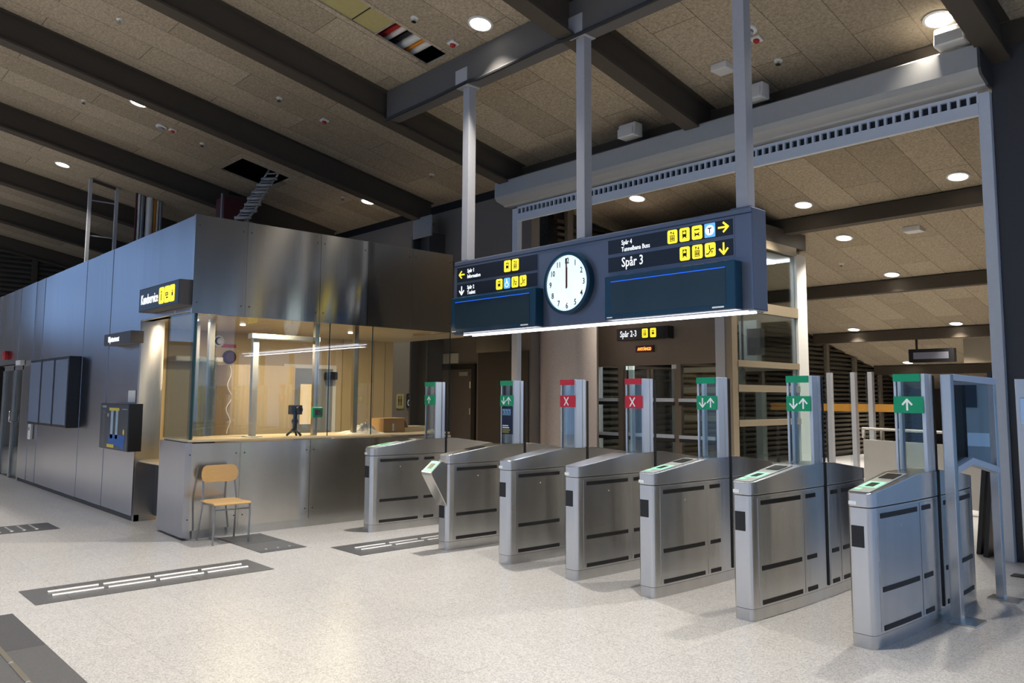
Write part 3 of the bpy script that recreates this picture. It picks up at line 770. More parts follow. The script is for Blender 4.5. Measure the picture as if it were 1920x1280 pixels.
# signs and displays on the kiosk's long wall
t = thing('wall_sign', 'dark lit Kundservice sign with yellow pictograms at kiosk corner', 'sign', (-9.48, 3.357, 2.70))
MB().box(-.66, .66, -.16, -.001, -.14, .14).build('housing', DARKSTEEL, t, bevel=.006)
box('sign_face', (-.64, .64, -.164, -.16, -.125, .125), NAVY, t)
text('Kundservice', .165, LIT_WHITE, t, (-.57, -.166, -.055), wide=.70, bold=.008)
for x, k in ((.12, 'info'), (.29, 'ticket'), (.45, 'bag')): pictogram(k, t, (x, -.164, .0), .15, .19)
t = thing('wall_sign', 'smaller dark sign with one line of white text above map case', 'sign', (-10.92, 3.357, 2.285))
MB().box(-.55, .53, -.16, -.001, -.075, .075).build('housing', DARKSTEEL, t, bevel=.006)
text('Biljettautomat', .105, LIT_WHITE, t, (-.36, -.162, -.035), wide=.75, bold=.008)
t = thing('map_case', 'dark wall case with line map in blue and yellow', 'map case', (-10.85, 3.357, 1.165))
MB().box(-.58, .56, -.16, -.001, -.29, .29).build('case', BLACK, t, bevel=.004)
mb = MB().box(-.57, .54, -.164, -.16, -.28, .28)
mb.cur = 1
quad(mb, -.13, -.03, -.15, .2, -.166); quad(mb, .07, .16, -.15, .2, -.166)
mb.cur = 2
mb.poly([(-.2, -.166, -.24), (.42, -.166, -.24), (.46, -.166, -.1), (-.18, -.166, -.1)]); mb.box(.30, .44, -.166, -.165, -.265, -.24)
mb.cur = 3
quad(mb, -.2, .2, .2, .235, -.167); quad(mb, -.24, .05, -.265, -.225, -.168); disc(mb, .4, -.06, .035, -.167)
mb.cur = 4
for k in range(16): quad(mb, -.47, -.47 + .12 * (.5 + .5 * random.random()), .19 - k * .027, .195 - k * .027, -.166)
quad(mb, -.5, -.32, .235, .26, -.166); quad(mb, -.28, -.2, .12, .16, -.166); quad(mb, .3, .5, .215, .225, -.166)
mb.build('map_sheet', [mat('map_ground', (.045, .055, .07), .3), mat('map_pale_blue', (.30, .42, .52), .5), mat('map_blue', (.01, .10, .38), .5), YEL, mat('map_grey_print', (.25, .27, .28), .6)], t)
tag(MB().poly_raw and box('paper_note', (-10.85, -10.58, 3.346, 3.356, 1.47, 1.62), BAG), 'small white paper taped to wall above the map case', 'paper note')
for k, (a, b, lab) in enumerate(((-15.58, -14.80, 'leftmost of the three black framed wall displays, farthest from map case'), (-14.78, -13.98, 'middle one of the three black framed wall displays'), (-13.96, -13.16, 'black framed wall display nearest the map case'))):
    t = thing('wall_display', lab, 'display', (a, 3.357, 1.60), group='black framed displays on the kiosk wall')
    w_ = b - a
    MB().box(0, w_, -.15, -.001, -.53, .54).build('housing', BLACK, t, bevel=.004)
    MB().box(.045, w_ - .045, -.154, -.15, -.49, .50).build('screen', GREYBLUE, t)
t = thing('intercom', 'white slim intercom on the wall below the left display', 'intercom', (-15.9, 3.357, .92))
MB().box(-.09, .09, -.05, -.001, -.13, .13).build('housing', WHITE, t, bevel=.01); MB().box(-.05, .05, -.053, -.05, .02, .08).build('speaker_grille', CHAIRLEG, t)

# steel and glass doors at the far end of that wall
D = thing('door_1', 'steel framed glass door at the left end of the kiosk wall', 'door', (-17.6, 3.36, 0)); D['kind'] = 'structure'
for x in (-.95, -.02, .72): MB().box(x - .05, x + .05, .0, .06, 0, 2.1).build('frame', STEEL, D)
MB().box(-1.0, .77, .0, .06, 2.02, 2.12).build('frame', STEEL, D)
MB().box(-.9, -.07, .02, .035, .05, 2.02).build('pane', GLASST, D); MB().box(.03, .67, .02, .035, .05, 2.02).build('pane', GLASST, D)
MB().cyl((.08, -.05, 1.05), (.08, -.05, 1.25), .015, 8).cyl((.08, -.05, 1.05), (.08, .03, 1.05), .01, 6).build('handle', CHROME, D)
struct(box('wall_lobby', (-24, -16.9, 5.2, 5.3, 0, 2.5), mat('grey_lobby_wall', (.35, .36, .38), .5, var=.05)))
tag(box('door_closer', (-17.1, -16.75, 3.27, 3.355, 2.10, 2.19), WHITE, bevel=.01), 'white closer box over the steel glass door', 'door closer')
tag(MB().lathe([(.09, 0), (.09, -.06), (.05, -.09)], (-18.3, 3.357, 2.33), 16, axis='y').build('alarm_button', REDP), 'red round alarm above the glass door', 'alarm')

# ------------------------------------------------------------------ chair at the kiosk counter
t = thing('school_chair', 'plywood chair with grey tube legs against the steel counter', 'chair', (-8.5, 3.665, .004), -.04)
def leg(path): MB().tube(path, .0105, 8).build('leg', CHAIRLEG, t)
for s in (-1, 1):
    leg([(-.24, s * .205, 0), (-.175, s * .19, .30), (-.15, s * .185, .42), (-.19, s * .175, .60), (-.22, s * .165, .76)])
    leg([(.20, s * .19, .002), (.215, s * .19, .30), (.21, s * .19, .395), (.19, s * .19, .415), (-.15, s * .185, .415)])
MB().tube([(.212, -.19, .36), (.212, .19, .36)], .007, 6).tube([(-.14, -.18, .395), (-.14, .18, .395)], .009, 6).build('stretcher', CHAIRLEG, t)
mb = MB(); nx = 8
def curved(mb, f, n, th_dir, th):
    pass
seat = []
sx = [(-.19, .435), (-.12, .428), (0, .424), (.12, .430), (.20, .432), (.235, .420)]
i0 = mb.add([(x, y, z) for x, z in sx for y in (-.2, .2)] + [(x, y, z - .013) for x, z in sx for y in (-.2, .2)])
n = len(sx)
for k in range(n - 1):
    a = i0 + 2 * k; mb.face([a, a + 2, a + 3, a + 1], True); b = a + 2 * n; mb.face([b, b + 1, b + 3, b + 2], True)
    mb.face([a, b, b + 2, a + 2]); mb.face([a + 1, a + 3, b + 3, b + 1])
mb.face([i0, i0 + 1, i0 + 1 + 2 * n, i0 + 2 * n]); mb.face([i0 + 2 * n - 2, i0 + 4 * n - 2, i0 + 4 * n - 1, i0 + 2 * n - 1])
mb.build('seat', BIRCH, t, bevel=.004)
# backrest: rounded rectangle bent around the sitter
ol = []
W_, H_, r_ = .40, .185, .07
for cx_, cz_, a0 in ((W_ / 2 - r_, H_ / 2 - r_, 0), (-W_ / 2 + r_, H_ / 2 - r_, 90), (-W_ / 2 + r_, -H_ / 2 + r_, 180), (W_ / 2 - r_, -H_ / 2 + r_, 270)):
    for k in range(6): a = math.radians(a0 + 18 * k); ol.append((cx_ + r_ * math.cos(a), cz_ + r_ * math.sin(a)))
mb = MB()
cols = sorted(set(round(p[0], 4) for p in ol))
def zspan(x):
    ax = abs(x)
    if ax <= W_ / 2 - r_: return H_ / 2
    return H_ / 2 - r_ + math.sqrt(max(0, r_ ** 2 - (ax - (W_ / 2 - r_)) ** 2))
us = [-W_ / 2 + W_ * k / 24 for k in range(25)]
rows = []
for u_ in us:
    h_ = zspan(u_); bx = -.205 + .9 * u_ * u_
    rows.append(mb.add([(bx - .0 + .03 * (-h_), u_, .705 - h_), (bx - .03 * h_, u_, .705 + h_), (bx - .013 - .03 * h_, u_, .705 + h_), (bx - .013 - .03 * h_, u_, .705 - h_)]))
for a, b in zip(rows, rows[1:]):
    for k in range(4): q = (k + 1) % 4; mb.face([a + k, b + k, b + q, a + q], k in (0, 2))
mb.face([rows[0] + k for k in range(4)]); mb.face([rows[-1] + k for k in range(4)])
mb.build('backrest', BIRCH, t)

# ------------------------------------------------------------------ ticket gates
HW = lambda y: .078 + .037 * (1 - (y / .95) ** 2)
def deck(y):
    a = abs(y)
    if a <= .25: return 1.05
    return 1.05 - .09 * (a - .25) / .70
ST = [-.95, -.945, -.93, -.90] + [-.86 + .0717 * k for k in range(25)] + [.90, .93, .945, .95]
def hw_end(y):
    a = abs(y); w = HW(y)
    if a > .90: w -= .028 * (1 - math.sqrt(max(0, 1 - ((a - .90) / .05) ** 2)))
    return w
def loft(mb, ys_, f, z0, z1, off=0.0, both=True):
    """plan outline of half width f(y); z0/z1 numbers or functions of y"""
    Z = lambda z, y: z(y) if callable(z) else z
    i = mb.add([(s * (f(y) + off), y, Z(z, y)) for y in ys_ for s in (-1, 1) for z in (z0, z1)])
    n = len(ys_)
    for k in range(n - 1):
        a, b = i + 4 * k, i + 4 * k + 4
        mb.face([a, b, b + 1, a + 1], True); mb.face([a + 2, a + 3, b + 3, b + 2], True)
        mb.face([a + 1, b + 1, b + 3, a + 3]); mb.face([a, a + 2, b + 2, b])
    mb.face([i, i + 1, i + 3, i + 2]); e = i + 4 * (n - 1); mb.face([e, e + 2, e + 3, e + 1])
def side_shell(mb, s, ya, yb, z0, z1, off, th, n=8):
    ys_ = [ya + (yb - ya) * k / n for k in range(n + 1)]
    i = mb.add([(s * (HW(y) + o), y, z) for y in ys_ for o in (off, off + th) for z in (z0, z1)])
    for k in range(n):
        a, b = i + 4 * k, i + 4 * k + 4
        mb.face([a + 2, b + 2, b + 3, a + 3], True); mb.face([a + 1, a + 3, b + 3, b + 1]); mb.face([a, b, b + 2, a + 2])
    mb.face([i, i + 2, i + 3, i + 1]); e = i + 4 * n; mb.face([e, e + 1, e + 3, e + 2])

def make_gate():
    g = thing('ticket_gate', 'x', 'ticket gate', group='row of stainless steel ticket gates')
    mb = MB(); loft(mb, ST, hw_end, .085, .868); mb.build('cabinet', STEEL, g)
    mb = MB(); loft(mb, ST, hw_end, 0, .082, -.002); mb.build('plinth', STEELP, g)
    mb = MB(); loft(mb, ST, hw_end, .873, deck, .001); mb.build('top_cap', STEEL, g, bevel=.004)
    for s in (1, -1):
        for ya, yb in ((-.87, -.262), (-.252, -.03), (.16, .355), (.365, .87)):
            mb = MB(); side_shell(mb, s, ya, yb, .10, .852, .0005, .003); p = mb.build('side_panel', STEELP, g)
            ia, ib = (ya + .035, yb - .04) if yb - ya > .4 else (ya + .035, yb - .04)
            for z in (.815, .355, .118):
                mb = MB(); side_shell(mb, s, ia, ib, z - .016, z + .016, .0035, .003); mb.build('bumper_strip', RUBBER, p)
            if ya == -.87: MB().cyl((s * (HW(-.56) + .003), -.56, .735), (s * (HW(-.56) + .006), -.56, .735), .006, 8).build('sensor', WHITE, p)
        MB().box(s * .1125 - .012, s * .1125 + .010, .105, .128, .10, 1.055).build('wing_slot', RUBBER, g)
    MB().box(-.05, .03, -.953, -.949, .62, .755).build('front_reader', BLACK, g)
    p = MB().box(-.062, -.012, -.954, -.949, .885, .908).build('number_label', SIGNW, g)
    # tower
    T = [(-.108, -.09, -.05, -.03), (-.108, -.082, .02, .07), (.082, .108, -.045, .045), (.094, .108, .058, .098)]
    for a, b, c, d in T: MB().box(a, b, c, d, 1.03, 1.745).build('tower_post', ALU, g, bevel=.003)
    MB().box(-.09, .082, -.043, -.035, 1.04, 1.74).build('glass_pane', GLASST, g)
    MB().box(-.082, .09, .078, .084, 1.04, 1.74).build('glass_pane', GLASST, g)
    # parked glass wing, its black edge showing at the tower side
    w = MB().box(.098, .107, .122, .146, 1.055, 1.735).build('wing_edge', RUBBER, g)
    return g
def plate(g, col, sym):
    mb = MB().box(-.106, .098, -.062, -.052, 1.462, 1.582); MB().box(-.106, .081, -.062, -.045, 1.690, 1.745).build('status_bar', col, g)
    p = mb.build('status_plate', col, g)
    if sym == 'up': arrow(p, (-.01, -.063, 1.522), SIGNW, 90, .075, .014)
    elif sym == 'both': arrow(p, (-.042, -.063, 1.522), SIGNW, 270, .075, .013); arrow(p, (.04, -.063, 1.522), SIGNW, 90, .075, .013)
    else:
        mb = MB(); line(mb, [(-.028, -.04), (.028, .04)], .014, -.003); line(mb, [(-.028, .04), (.028, -.04)], .014, -.0035)
        mb.build('cross', SIGNW, p, (-.012, -.063, 1.522))
def on_deck(mb, x0, x1, ya, yb, h0, h1):
    i = mb.add([(x, y, deck(y) + h) for h in (h0, h1) for x, y in ((x0, ya), (x1, ya), (x1, yb), (x0, yb))])
    for q in ((0, 3, 2, 1), (4, 5, 6, 7), (0, 1, 5, 4), (1, 2, 6, 5), (2, 3, 7, 6), (3, 0, 4, 7)): mb.face([i + k for k in q])
def reader(g, lit):
    mb = MB(); on_deck(mb, -.075, .06, -.92, -.30, .0, .006)
    p = mb.build('reader_bed', mat('pale_reader_bed', (.55, .60, .57), .3, .3) if 'pale_reader_bed' not in bpy.data.materials else bpy.data.materials['pale_reader_bed'], g, bevel=.003)
    if lit:
        mb = MB()
        on_deck(mb, -.062, .052, -.795, -.775, .006, .009); on_deck(mb, -.062, .052, -.645, -.625, .006, .009)
        on_deck(mb, -.062, -.035, -.775, -.645, .006, .009); on_deck(mb, .025, .052, -.775, -.645, .006, .009)
        on_deck(mb, -.065, -.02, -.87, -.83, .006, .008)
        mb.build('lit_frame', LIT_GREEN, p)
        mb = MB(); on_deck(mb, -.035, .025, -.765, -.655, .006, .0085); mb.build('reader_window', BLACK, p)
    mb = MB(); on_deck(mb, -.055, .045, -.50, -.35, .006, .010); mb.build('display', BLACK, p)

base = make_gate()
GX = (-8.025, -6.60, -5.665, -4.80, -3.985, -3.128, -2.283)
GL = ('steel gate with green up arrow plate, standing next to the kiosk counter',
      'steel gate with navy notice below its green plate and protruding front reader',
      'steel gate with red cross plate, standing before the concrete column',
      'steel gate with red cross plate, standing before the lift doors',
      'steel gate with green two-arrow plate, just right of a red cross gate',
      'steel gate with green two-arrow plate, second from the glazed end barrier',
      'end gate with green up arrow plate, joined to the glazed barrier')
gates = [base] + [copy_tree(base) for _ in range(6)]
for k, g in enumerate(gates):
    g.location = (GX[k], 6.10, 0); g['label'] = GL[k]
plates = ((GREEN, 'up'), (GREEN, 'both'), (RED, 'x'), (RED, 'x'), (GREEN, 'both'), (GREEN, 'both'), (GREEN, 'up'))
for g, (c, s) in zip(gates, plates): plate(g, c, s)
for k in (0, 4, 5, 6): reader(gates[k], True)
g = gates[1]
mb = MB(); on_deck(mb, -.05, .05, -.62, -.42, .0, .006); mb.build('display', BLACK, g)
# protruding validator on the wide gate
mb = MB().prism([(-.95, .87), (-1.02, .905), (-1.16, .795), (-1.15, .765), (-.95, .44)], 'x', -.095, .075); p = mb.build('validator', STEELP, g, bevel=.006)
i = MB(); i.T = None
def on_val(mb, x0, x1, a, b, h0, h1):
    A, B = Vector((-1.16, .795)), Vector((-1.02, .905)); d = B - A; nrm = Vector((-d.y, d.x)).normalized()
    P = lambda t_, h: A + d * t_ + nrm * h
    j = mb.add([(x, *P(t_, h)) for h in (h0, h1) for x, t_ in ((x0, a), (x1, a), (x1, b), (x0, b))])
    for q in ((0, 3, 2, 1), (4, 5, 6, 7), (0, 1, 5, 4), (1, 2, 6, 5), (2, 3, 7, 6), (3, 0, 4, 7)): mb.face([j + k for k in q])
mb = MB(); on_val(mb, -.08, .06, .08, .92, .0, .004); mb.build('lit_frame', LIT_GREEN, p)
mb = MB(); on_val(mb, -.045, .025, .28, .72, .004, .006); mb.build('reader_window', BLACK, p)
for ch in list(g.children):
    if ch.name.split('.')[0] == 'front_reader': ch.location.z = -.30
def notice(g, x0, x1, y):
    mb = MB().box(x0, x1, y - .004, y, 1.15, 1.455)
    mb.cur = 1
    w = (x1 - x0)
    for k in range(3): quad(mb, x0 + w * (.1 + k * .25), x0 + w * (.32 + k * .25), 1.36, 1.43, y - .005)
    mb.cur = 2
    for k in range(3): disc(mb, x0 + w * (.17 + k * .25), 1.40, .008, y - .006, 10); line(mb, [(x0 + w * (.17 + k * .25), 1.40), (x0 + w * (.19 + k * .25), 1.375), (x0 + w * (.26 + k * .25), 1.37)], .008, y - .006)
    mb.cur = 3
    for k in range(2): quad(mb, x0 + w * .1, x0 + w * (.62 + .08 * k), 1.238 - k * .022, 1.25 - k * .022, y - .005)
    mb.cur = 4
    for k in range(2): quad(mb, x0 + w * .1, x0 + w * (.78 - .1 * k), 1.19 - k * .022, 1.202 - k * .022, y - .005)
    mb.build('notice', [POSTER, SKYBLUE, NAVY, SIGNW, YEL], g)
notice(gates[1], -.095, .09, -.045); notice(gates[0], -.02, .085, .076)

# glazed barrier closing the row
t = thing('glass_barrier', 'steel framed glass barrier attached to the end gate', 'barrier', (-2.09, 6.1, 0))
box('post', (-.035, .035, .11, .18, 0, 1.745), STEELP, t, bevel=.004)
box('post', (-.03, .03, 1.09, 1.15, 0, 1.72), STEELP, t, bevel=.004)
MB().prism([(.20, 1.70), (1.15, 1.68), (1.15, 1.735), (.20, 1.745)], 'x', -.035, .035).build('top_rail', ALU, t, bevel=.003)
MB().prism([(.20, 1.08), (.52, 1.13), (1.12, 1.03), (1.12, .98), (.52, 1.08), (.20, 1.03)], 'x', -.035, .035).build('lower_rail', ALU, t, bevel=.003)
MB().prism([(.20, 1.07), (.52, 1.12), (1.09, 1.02), (1.09, 1.69), (.20, 1.71)], 'x', -.006, .006).build('glass_pane', glass('barrier_glass', (.62, .78, .9), 2.2), t)
box('foot_plate', (-.03, .14, .06, .30, 0, .012), STEELP, t); box('foot_plate', (-.08, .14, 1.04, 1.2, 0, .012), STEELP, t)
t = thing('glass_barrier', 'steel framed barrier at the right frame edge by dark column', 'barrier', (-2.13, 8.24, 0))
box('post', (-.05, .03, -.04, .04, 0, 1.75), STEELP, t, bevel=.004)
box('top_rail', (-.05, .9, -.035, .035, 1.70, 1.75), ALU, t)
box('glass_pane', (.03, .9, -.006, .006, .2, 1.70), GLASST, t)
box('latch', (-.01, .06, -.07, -.04, 1.35, 1.58), CHROME, t, bevel=.004); box('hinge_bar', (.045, .09, -.05, -.03, .3, 1.7), DARKSTEEL, t)
box('foot_plate', (-.16, .1, -.06, .06, 0, .012), DARKSTEEL, t)

# ------------------------------------------------------------------ hanging sign above the gates
S = thing('hanging_sign', 'long slate blue overhead sign on three poles above the gates', 'sign', (-5.68, 6.325, 2.33))
MB().box(-2.09, 2.08, -.125, .125, .0, .92).build('housing', SLATE, S, bevel=.012)
MB().box(-2.09, 2.08, -.129, -.125, .86, .868).build('seam', NAVY, S)
for x in (-1.97, .0, 1.95):
    p = MB().box(x - .06, x + .06, -.06, .06, .92, 3.195).build('hanger_pole', GALV, S, bevel=.004)
    MB().box(x - .13, x + .1, -.135, -.125, 3.20, 3.42).box(x - .13, x + .1, -.13, .09, 3.19, 3.205).build('bracket', GALV, p)
    MB().box(x - .1, x + .1, -.09, .09, .92, .935).build('flange', SLATE, p)
def dir_panels(parent, sgn):
    """the four direction fields; sgn=1 faces -y, parent turned for the other side"""
    def field(x0, x1, z0, z1):
        p = MB().box(x0, x1, -.131, -.1255, z0, z1).build('direction_panel', NAVY, parent)
        MB().box(x0 - .015, x1 + .015, -.128, -.1253, z0 - .015, z1 + .015).build('panel_frame', SLATE, p); return p
    Z0 = -2.33; X = 5.68; y = -.1315
    p = field(-7.70 + X, -6.27 + X, 2.985 + Z0, 3.165 + Z0)
    arrow(p, (-7.605 + X, y, 3.075 + Z0), LIT_YELLOW, 180, .10, .018)
    text('Spår 1', .066, LIT_WHITE, p, (-7.50 + X, y, 3.09 + Z0), bold=.007); text('Information', .066, LIT_WHITE, p, (-7.50 + X, y, 3.02 + Z0), bold=.007)
    pictogram('train', p, (-6.765 + X, y, 3.085 + Z0)); pictogram('lift', p, (-6.63 + X, y, 3.085 + Z0))
    p = field(-7.70 + X, -6.27 + X, 2.805 + Z0, 2.955 + Z0)
    arrow(p, (-7.605 + X, y, 2.875 + Z0), LIT_WHITE, 270, .10, .018)
    text('Spår 2', .066, LIT_WHITE, p, (-7.50 + X, y, 2.885 + Z0), bold=.007); text('Toalett', .066, LIT_WHITE, p, (-7.50 + X, y, 2.82 + Z0), bold=.007)
    for k, kind in enumerate(('train', 'wheelchair_blue', 'pram', 'escalator')): pictogram(kind, p, (-6.905 + k * .135 + X, y, 2.885 + Z0), .11, .125)
    p = field(-5.235 + X, -3.785 + X, 3.02 + Z0, 3.165 + Z0)
    text('Spår 4', .066, LIT_WHITE, p, (-5.06 + X, y, 3.10 + Z0), bold=.007); text('Tunnelbana Buss', .066, LIT_WHITE, p, (-5.06 + X, y, 3.03 + Z0), bold=.007)
    for k, kind in enumerate(('lift', 'train', 'bus', 'metro')): pictogram(kind, p, (-4.435 + k * .138 + X, y, 3.093 + Z0), .112, .13)
    arrow(p, (-3.88 + X, y, 3.10 + Z0), LIT_YELLOW, 0, .10, .018)
    p = field(-5.235 + X, -3.785 + X, 2.835 + Z0, 2.985 + Z0)
    text('Spår 3', .135, LIT_WHITE, p, (-5.06 + X, y, 2.875 + Z0), bold=.006)
    for k, kind in enumerate(('train', 'lift', 'escalator')): pictogram(kind, p, (-4.297 + k * .138 + X, y, 2.912 + Z0), .112, .13)
    arrow(p, (-3.88 + X, y, 2.905 + Z0), LIT_YELLOW, 270, .10, .018)
dir_panels(S, 1)
kids = [c for c in S.children if c.name.split('.')[0] == 'direction_panel']
for c in kids:                                              # the far side of the sign carries the same fields
    d = copy_tree(c, S); d.rotation_euler = (0, 0, PI)
for y in (-.09, .05):
    MB().box(-1.93, 2.0, y, y + .014, -.014, -.001).build('light_strip', LIT_TUBE, S)
ld = bpy.data.lights.new('sign_strip_lamp', 'AREA'); ld.shape = 'RECTANGLE'; ld.size = 4.0; ld.size_y = .12; ld.energy = 22; ld.color = (.86, .90, 1)
l = bpy.data.objects.new('sign_strip_lamp', ld); C.objects.link(l); l.parent = S; l.location = (0.04, 0, -.045)

def departure_display(x, y, rz, label):
    t = thing('departure_display', label, 'display', (x, y, 2.335), rz, 'switched off departure displays on the overhead sign')
    MB().box(-.73, .75, -.13, 0, .0, .435).build('housing', TEAL, t, bevel=.012)
    s = MB().box(-.645, .66, -.133, -.13, .05, .375).build('screen', SCREEN, t)
    MB().box(-.645, .66, -.136, -.133, .372, .380).build('blue_line', LIT_BLUE_LINE, s)
    MB().box(.52, .64, -.133, -.131, .020, .034).build('maker_plate', SIGNW, t)
    MB().box(-.70, -.63, -.133, -.131, .016, .026).build('maker_plate', SIGNW, t)
departure_display(-6.925, 6.197, 0, 'switched off display at the left end of overhead sign')
departure_display(-4.45, 6.197, 0, 'switched off display at the right end of overhead sign')
departure_display(-6.92, 6.453, PI, 'display on the far side of the sign, kiosk end')
departure_display(-4.45, 6.453, PI, 'display on the far side of the sign, shutter end')

def station_clock(y, rz, label):
    t = thing('station_clock', label, 'clock', (-5.765, y, 2.778), rz, 'two faces of the station clock')
    MB().lathe([(.335, 0), (.335, -.075), (.30, -.08), (.30, -.06), (.30, -.02)], n=48, axis='y').build('rim', TEAL, t)
    MB().lathe([(.302, -.02), (.302, -.060), (.29, -.0605)], n=48, axis='y').build('dial', LIT_CLOCK, t)
    for k in range(1, 13):
        a = math.radians(90 - 30 * k)
        text(str(k), .088, INK, t, (.242 * math.cos(a), -.062, .242 * math.sin(a) - .031), 'CENTER', .8, .01, 'numeral')
    MB().box(-.012, .012, -.068, -.066, -.05, .17).build('hour_hand', INK, t)
    MB().box(-.009, .009, -.071, -.069, -.06, .265).build('minute_hand', INK, t)
    mb = MB(); mb.box(-.003, .003, -.074, -.072, -.05, .22); mb.build('second_hand', REDP, t)
station_clock(6.199, 0, 'round lit wall clock at twelve on the overhead sign')
station_clock(6.451, PI, 'round lit clock on the far side of the overhead sign')

# ------------------------------------------------------------------ roller shutter
R_ = thing('roller_shutter', 'grey roller shutter box spanning the opening behind gates', 'roller shutter', (-6, 8.75, 0))
prof = [(-.17, 5.10), (-.17, 4.86), (-.13, 4.80), (.03, 4.755), (.05, 4.735), (.22, 4.735), (.22, 5.14), (-.10, 5.14)]
MB().prism(prof, 'x', -3.68, 3.55).build('shutter_box', SHUT, R_)
MB().prism([(a * 1.0, b) for a, b in prof], 'x', 3.55, 3.575).build('end_plate', DARKSTEEL, R_); MB().prism(prof, 'x', -3.70, -3.68).build('end_plate', SHUT, R_)
MB().box(-3.47, 3.45, .12, .18, 4.47, 4.595).build('bottom_bar', RAIL, R_)
mb = MB().box(-3.47, 3.45, .135, .175, 4.685, 4.72)
n = 74
for k in range(n + 1): x = -3.47 + 6.92 * k / n; mb.box(x - .014, x + .014, .135, .175, 4.595, 4.685)
mb.build('slotted_curtain', RAIL, R_)
box('slot_backing', (-3.47, 3.45, .178, .19, 4.60, 4.70), INK, R_)
box('guide_rail', (3.445, 3.555, .14, .24, 0, 4.70), RAIL, R_, bevel=.004); box('guide_rail', (-3.60, -3.47, .14, .24, 0, 4.70), RAIL, R_, bevel=.004)

# ------------------------------------------------------------------ lift behind the gates
Lf = thing('lift_shaft', 'glazed lift shaft with champagne frame behind the gates', 'lift', (-8.2, 11.0, 0))
lx0, lx1, ld_ = -1.43, 1.42, 2.5
for a, b, c, d in ((1.14, 1.42, 0, .16), (-1.43, -1.33, 0, .1), (1.30, 1.42, 2.15, 2.5), (-1.43, -1.3, 2.35, 2.5)): box('corner_post', (a, b, c, d, 0, 4.12), LIFTF if a == 1.14 else WHITE, Lf)
box('corner_post', (1.13, 1.30, -.02, -.002, 0, 4.12), GALV, Lf)
for z0, z1 in ((4.08, 4.22), (2.97, 3.14), (2.07, 2.17), (1.67, 1.78), (1.12, 1.22), (0, .12)):
    box('side_beam', (1.34, 1.43, .16, 2.15, z0, z1), LIFTF, Lf); box('back_beam', (-1.3, 1.3, 2.40, 2.5, z0, z1), LIFTF, Lf)
box('side_glass', (1.37, 1.38, .16, 2.15, .12, 4.08), GLASST, Lf)
box('header', (-1.33, 1.13, -.02, .06, 2.12, 3.05), TAUPE, Lf)
box('roof_housing', (-1.43, 1.43, .0, 2.5, 4.22, 4.50), WALLD, Lf)
box('front_glass', (-1.33, 1.13, .02, .03, 3.05, 4.1), GLASSD, Lf)
for a, b, nm in ((-1.31, -.86, 'side_light'), (.43, 1.11, 'side_light')):
    p = box(nm, (a, b, .0, .012, .05, 2.10), GLASST, Lf)
    for z in (1.47, .87): MB().box(a, b, -.05, -.02, z + .03, z + .085).build('rail', ALU, p); MB().box(a, b, -.04, -.012, z - .03, z + .03).build('rail_dark_strip', RUBBER, p)  # light bar on top, black strip along its lower side
for a, b in ((-.86, -.75), (.38, .47)): box('mullion', (a, b, -.03, .05, 0, 2.12), TAUPE, Lf)
for a, b in ((-.75, -.19), (-.17, .38)):
    p = box('door_leaf', (a, b, .01, .03, .02, 2.05), GLASSM, Lf)
    MB().box(a, a + .06, -.005, .035, .02, 2.05).box(b - .06, b, -.005, .035, .02, 2.05).build('door_frame', TAUPE, p)
    MB().box(a + .06, b - .06, -.03, .0, 1.50, 1.56).box(a + .06, b - .06, -.03, .0, .90, .96).build('push_bar', ALU, p)
    MB().box(a + .06, b - .06, -.02, .0, 1.44, 1.50).box(a + .06, b - .06, -.02, .0, .84, .90).build('bar_dark_strip', RUBBER, p)  # black strip along the lower side of each push bar
for x in (-1.16, -1.0): box('guide_strip', (x - .05, x + .05, .5, .55, 0, 2.5), LIT_STRIP, Lf)
for x in (.55, .7, .86, 1.0): box('guide_rope', (x - .015, x + .015, 1.0, 1.03, 0, 4.0), CHAIRLEG, Lf)
for x, y, z0, z1, w_ in ((1.0, 1.5, .4, 1.7, .12), (.7, 1.7, 2.2, 2.95, .35), (1.1, 1.2, 2.3, 2.75, .25), (.9, .9, 1.8, 2.05, .25), (.62, .6, 2.3, 3.0, .12)): box('machinery', (x - w_ / 2, x + w_ / 2, y, y + .15, z0, z1), FROST if z0 < 2.3 else GALV, Lf)
mb = MB()
for k in range(3): mb.box(.2 + k * .35, .24 + k * .35, .3, 2.3, 4.02, 4.06)
mb.box(.1, 1.28, .3, .34, 4.02, 4.06).box(.1, 1.28, 2.26, 2.30, 4.02, 4.06)
mb.build('lamp_grid', LIT_TUBE, Lf); box('shaft_ceiling', (-1.3, 1.3, .1, 2.4, 4.07, 4.08), WHITE, Lf)
ld = bpy.data.lights.new('shaft_lamp', 'AREA'); ld.shape = 'RECTANGLE'; ld.size = 1.2; ld.size_y = 1.6; ld.energy = 24; ld.color = (.95, .95, 1)
l = bpy.data.objects.new('shaft_lamp', ld); C.objects.link(l); l.parent = Lf; l.location = (.6, 1.3, 4.0)
ld = bpy.data.lights.new('shaft_fill_light', 'POINT'); ld.energy = 16; ld.color = (.95, .97, 1); ld.shadow_soft_size = .15  # added light with no fixture, brightens the shaft and its machinery
l = bpy.data.objects.new('shaft_fill_light', ld); C.objects.link(l); l.parent = Lf; l.location = (.1, .9, 3.5)
t = thing('lift_sign', 'black lit sign above the lift doors reading Spår 2-3', 'sign', (-8.38, 10.86, 2.655))
MB().box(-.54, .54, -.09, .09, -.105, .105).build('housing', BLACK, t, bevel=.006)
box('sign_face', (-.52, .46, -.094, -.09, -.095, .095), NAVY, t)
text('Spår 2-3', .15, LIT_WHITE, t, (-.46, -.096, -.045), wide=.72, bold=.007)
pictogram('lift', t, (.08, -.094, 0), .12, .155); pictogram('train', t, (.25, -.094, 0), .12, .155)
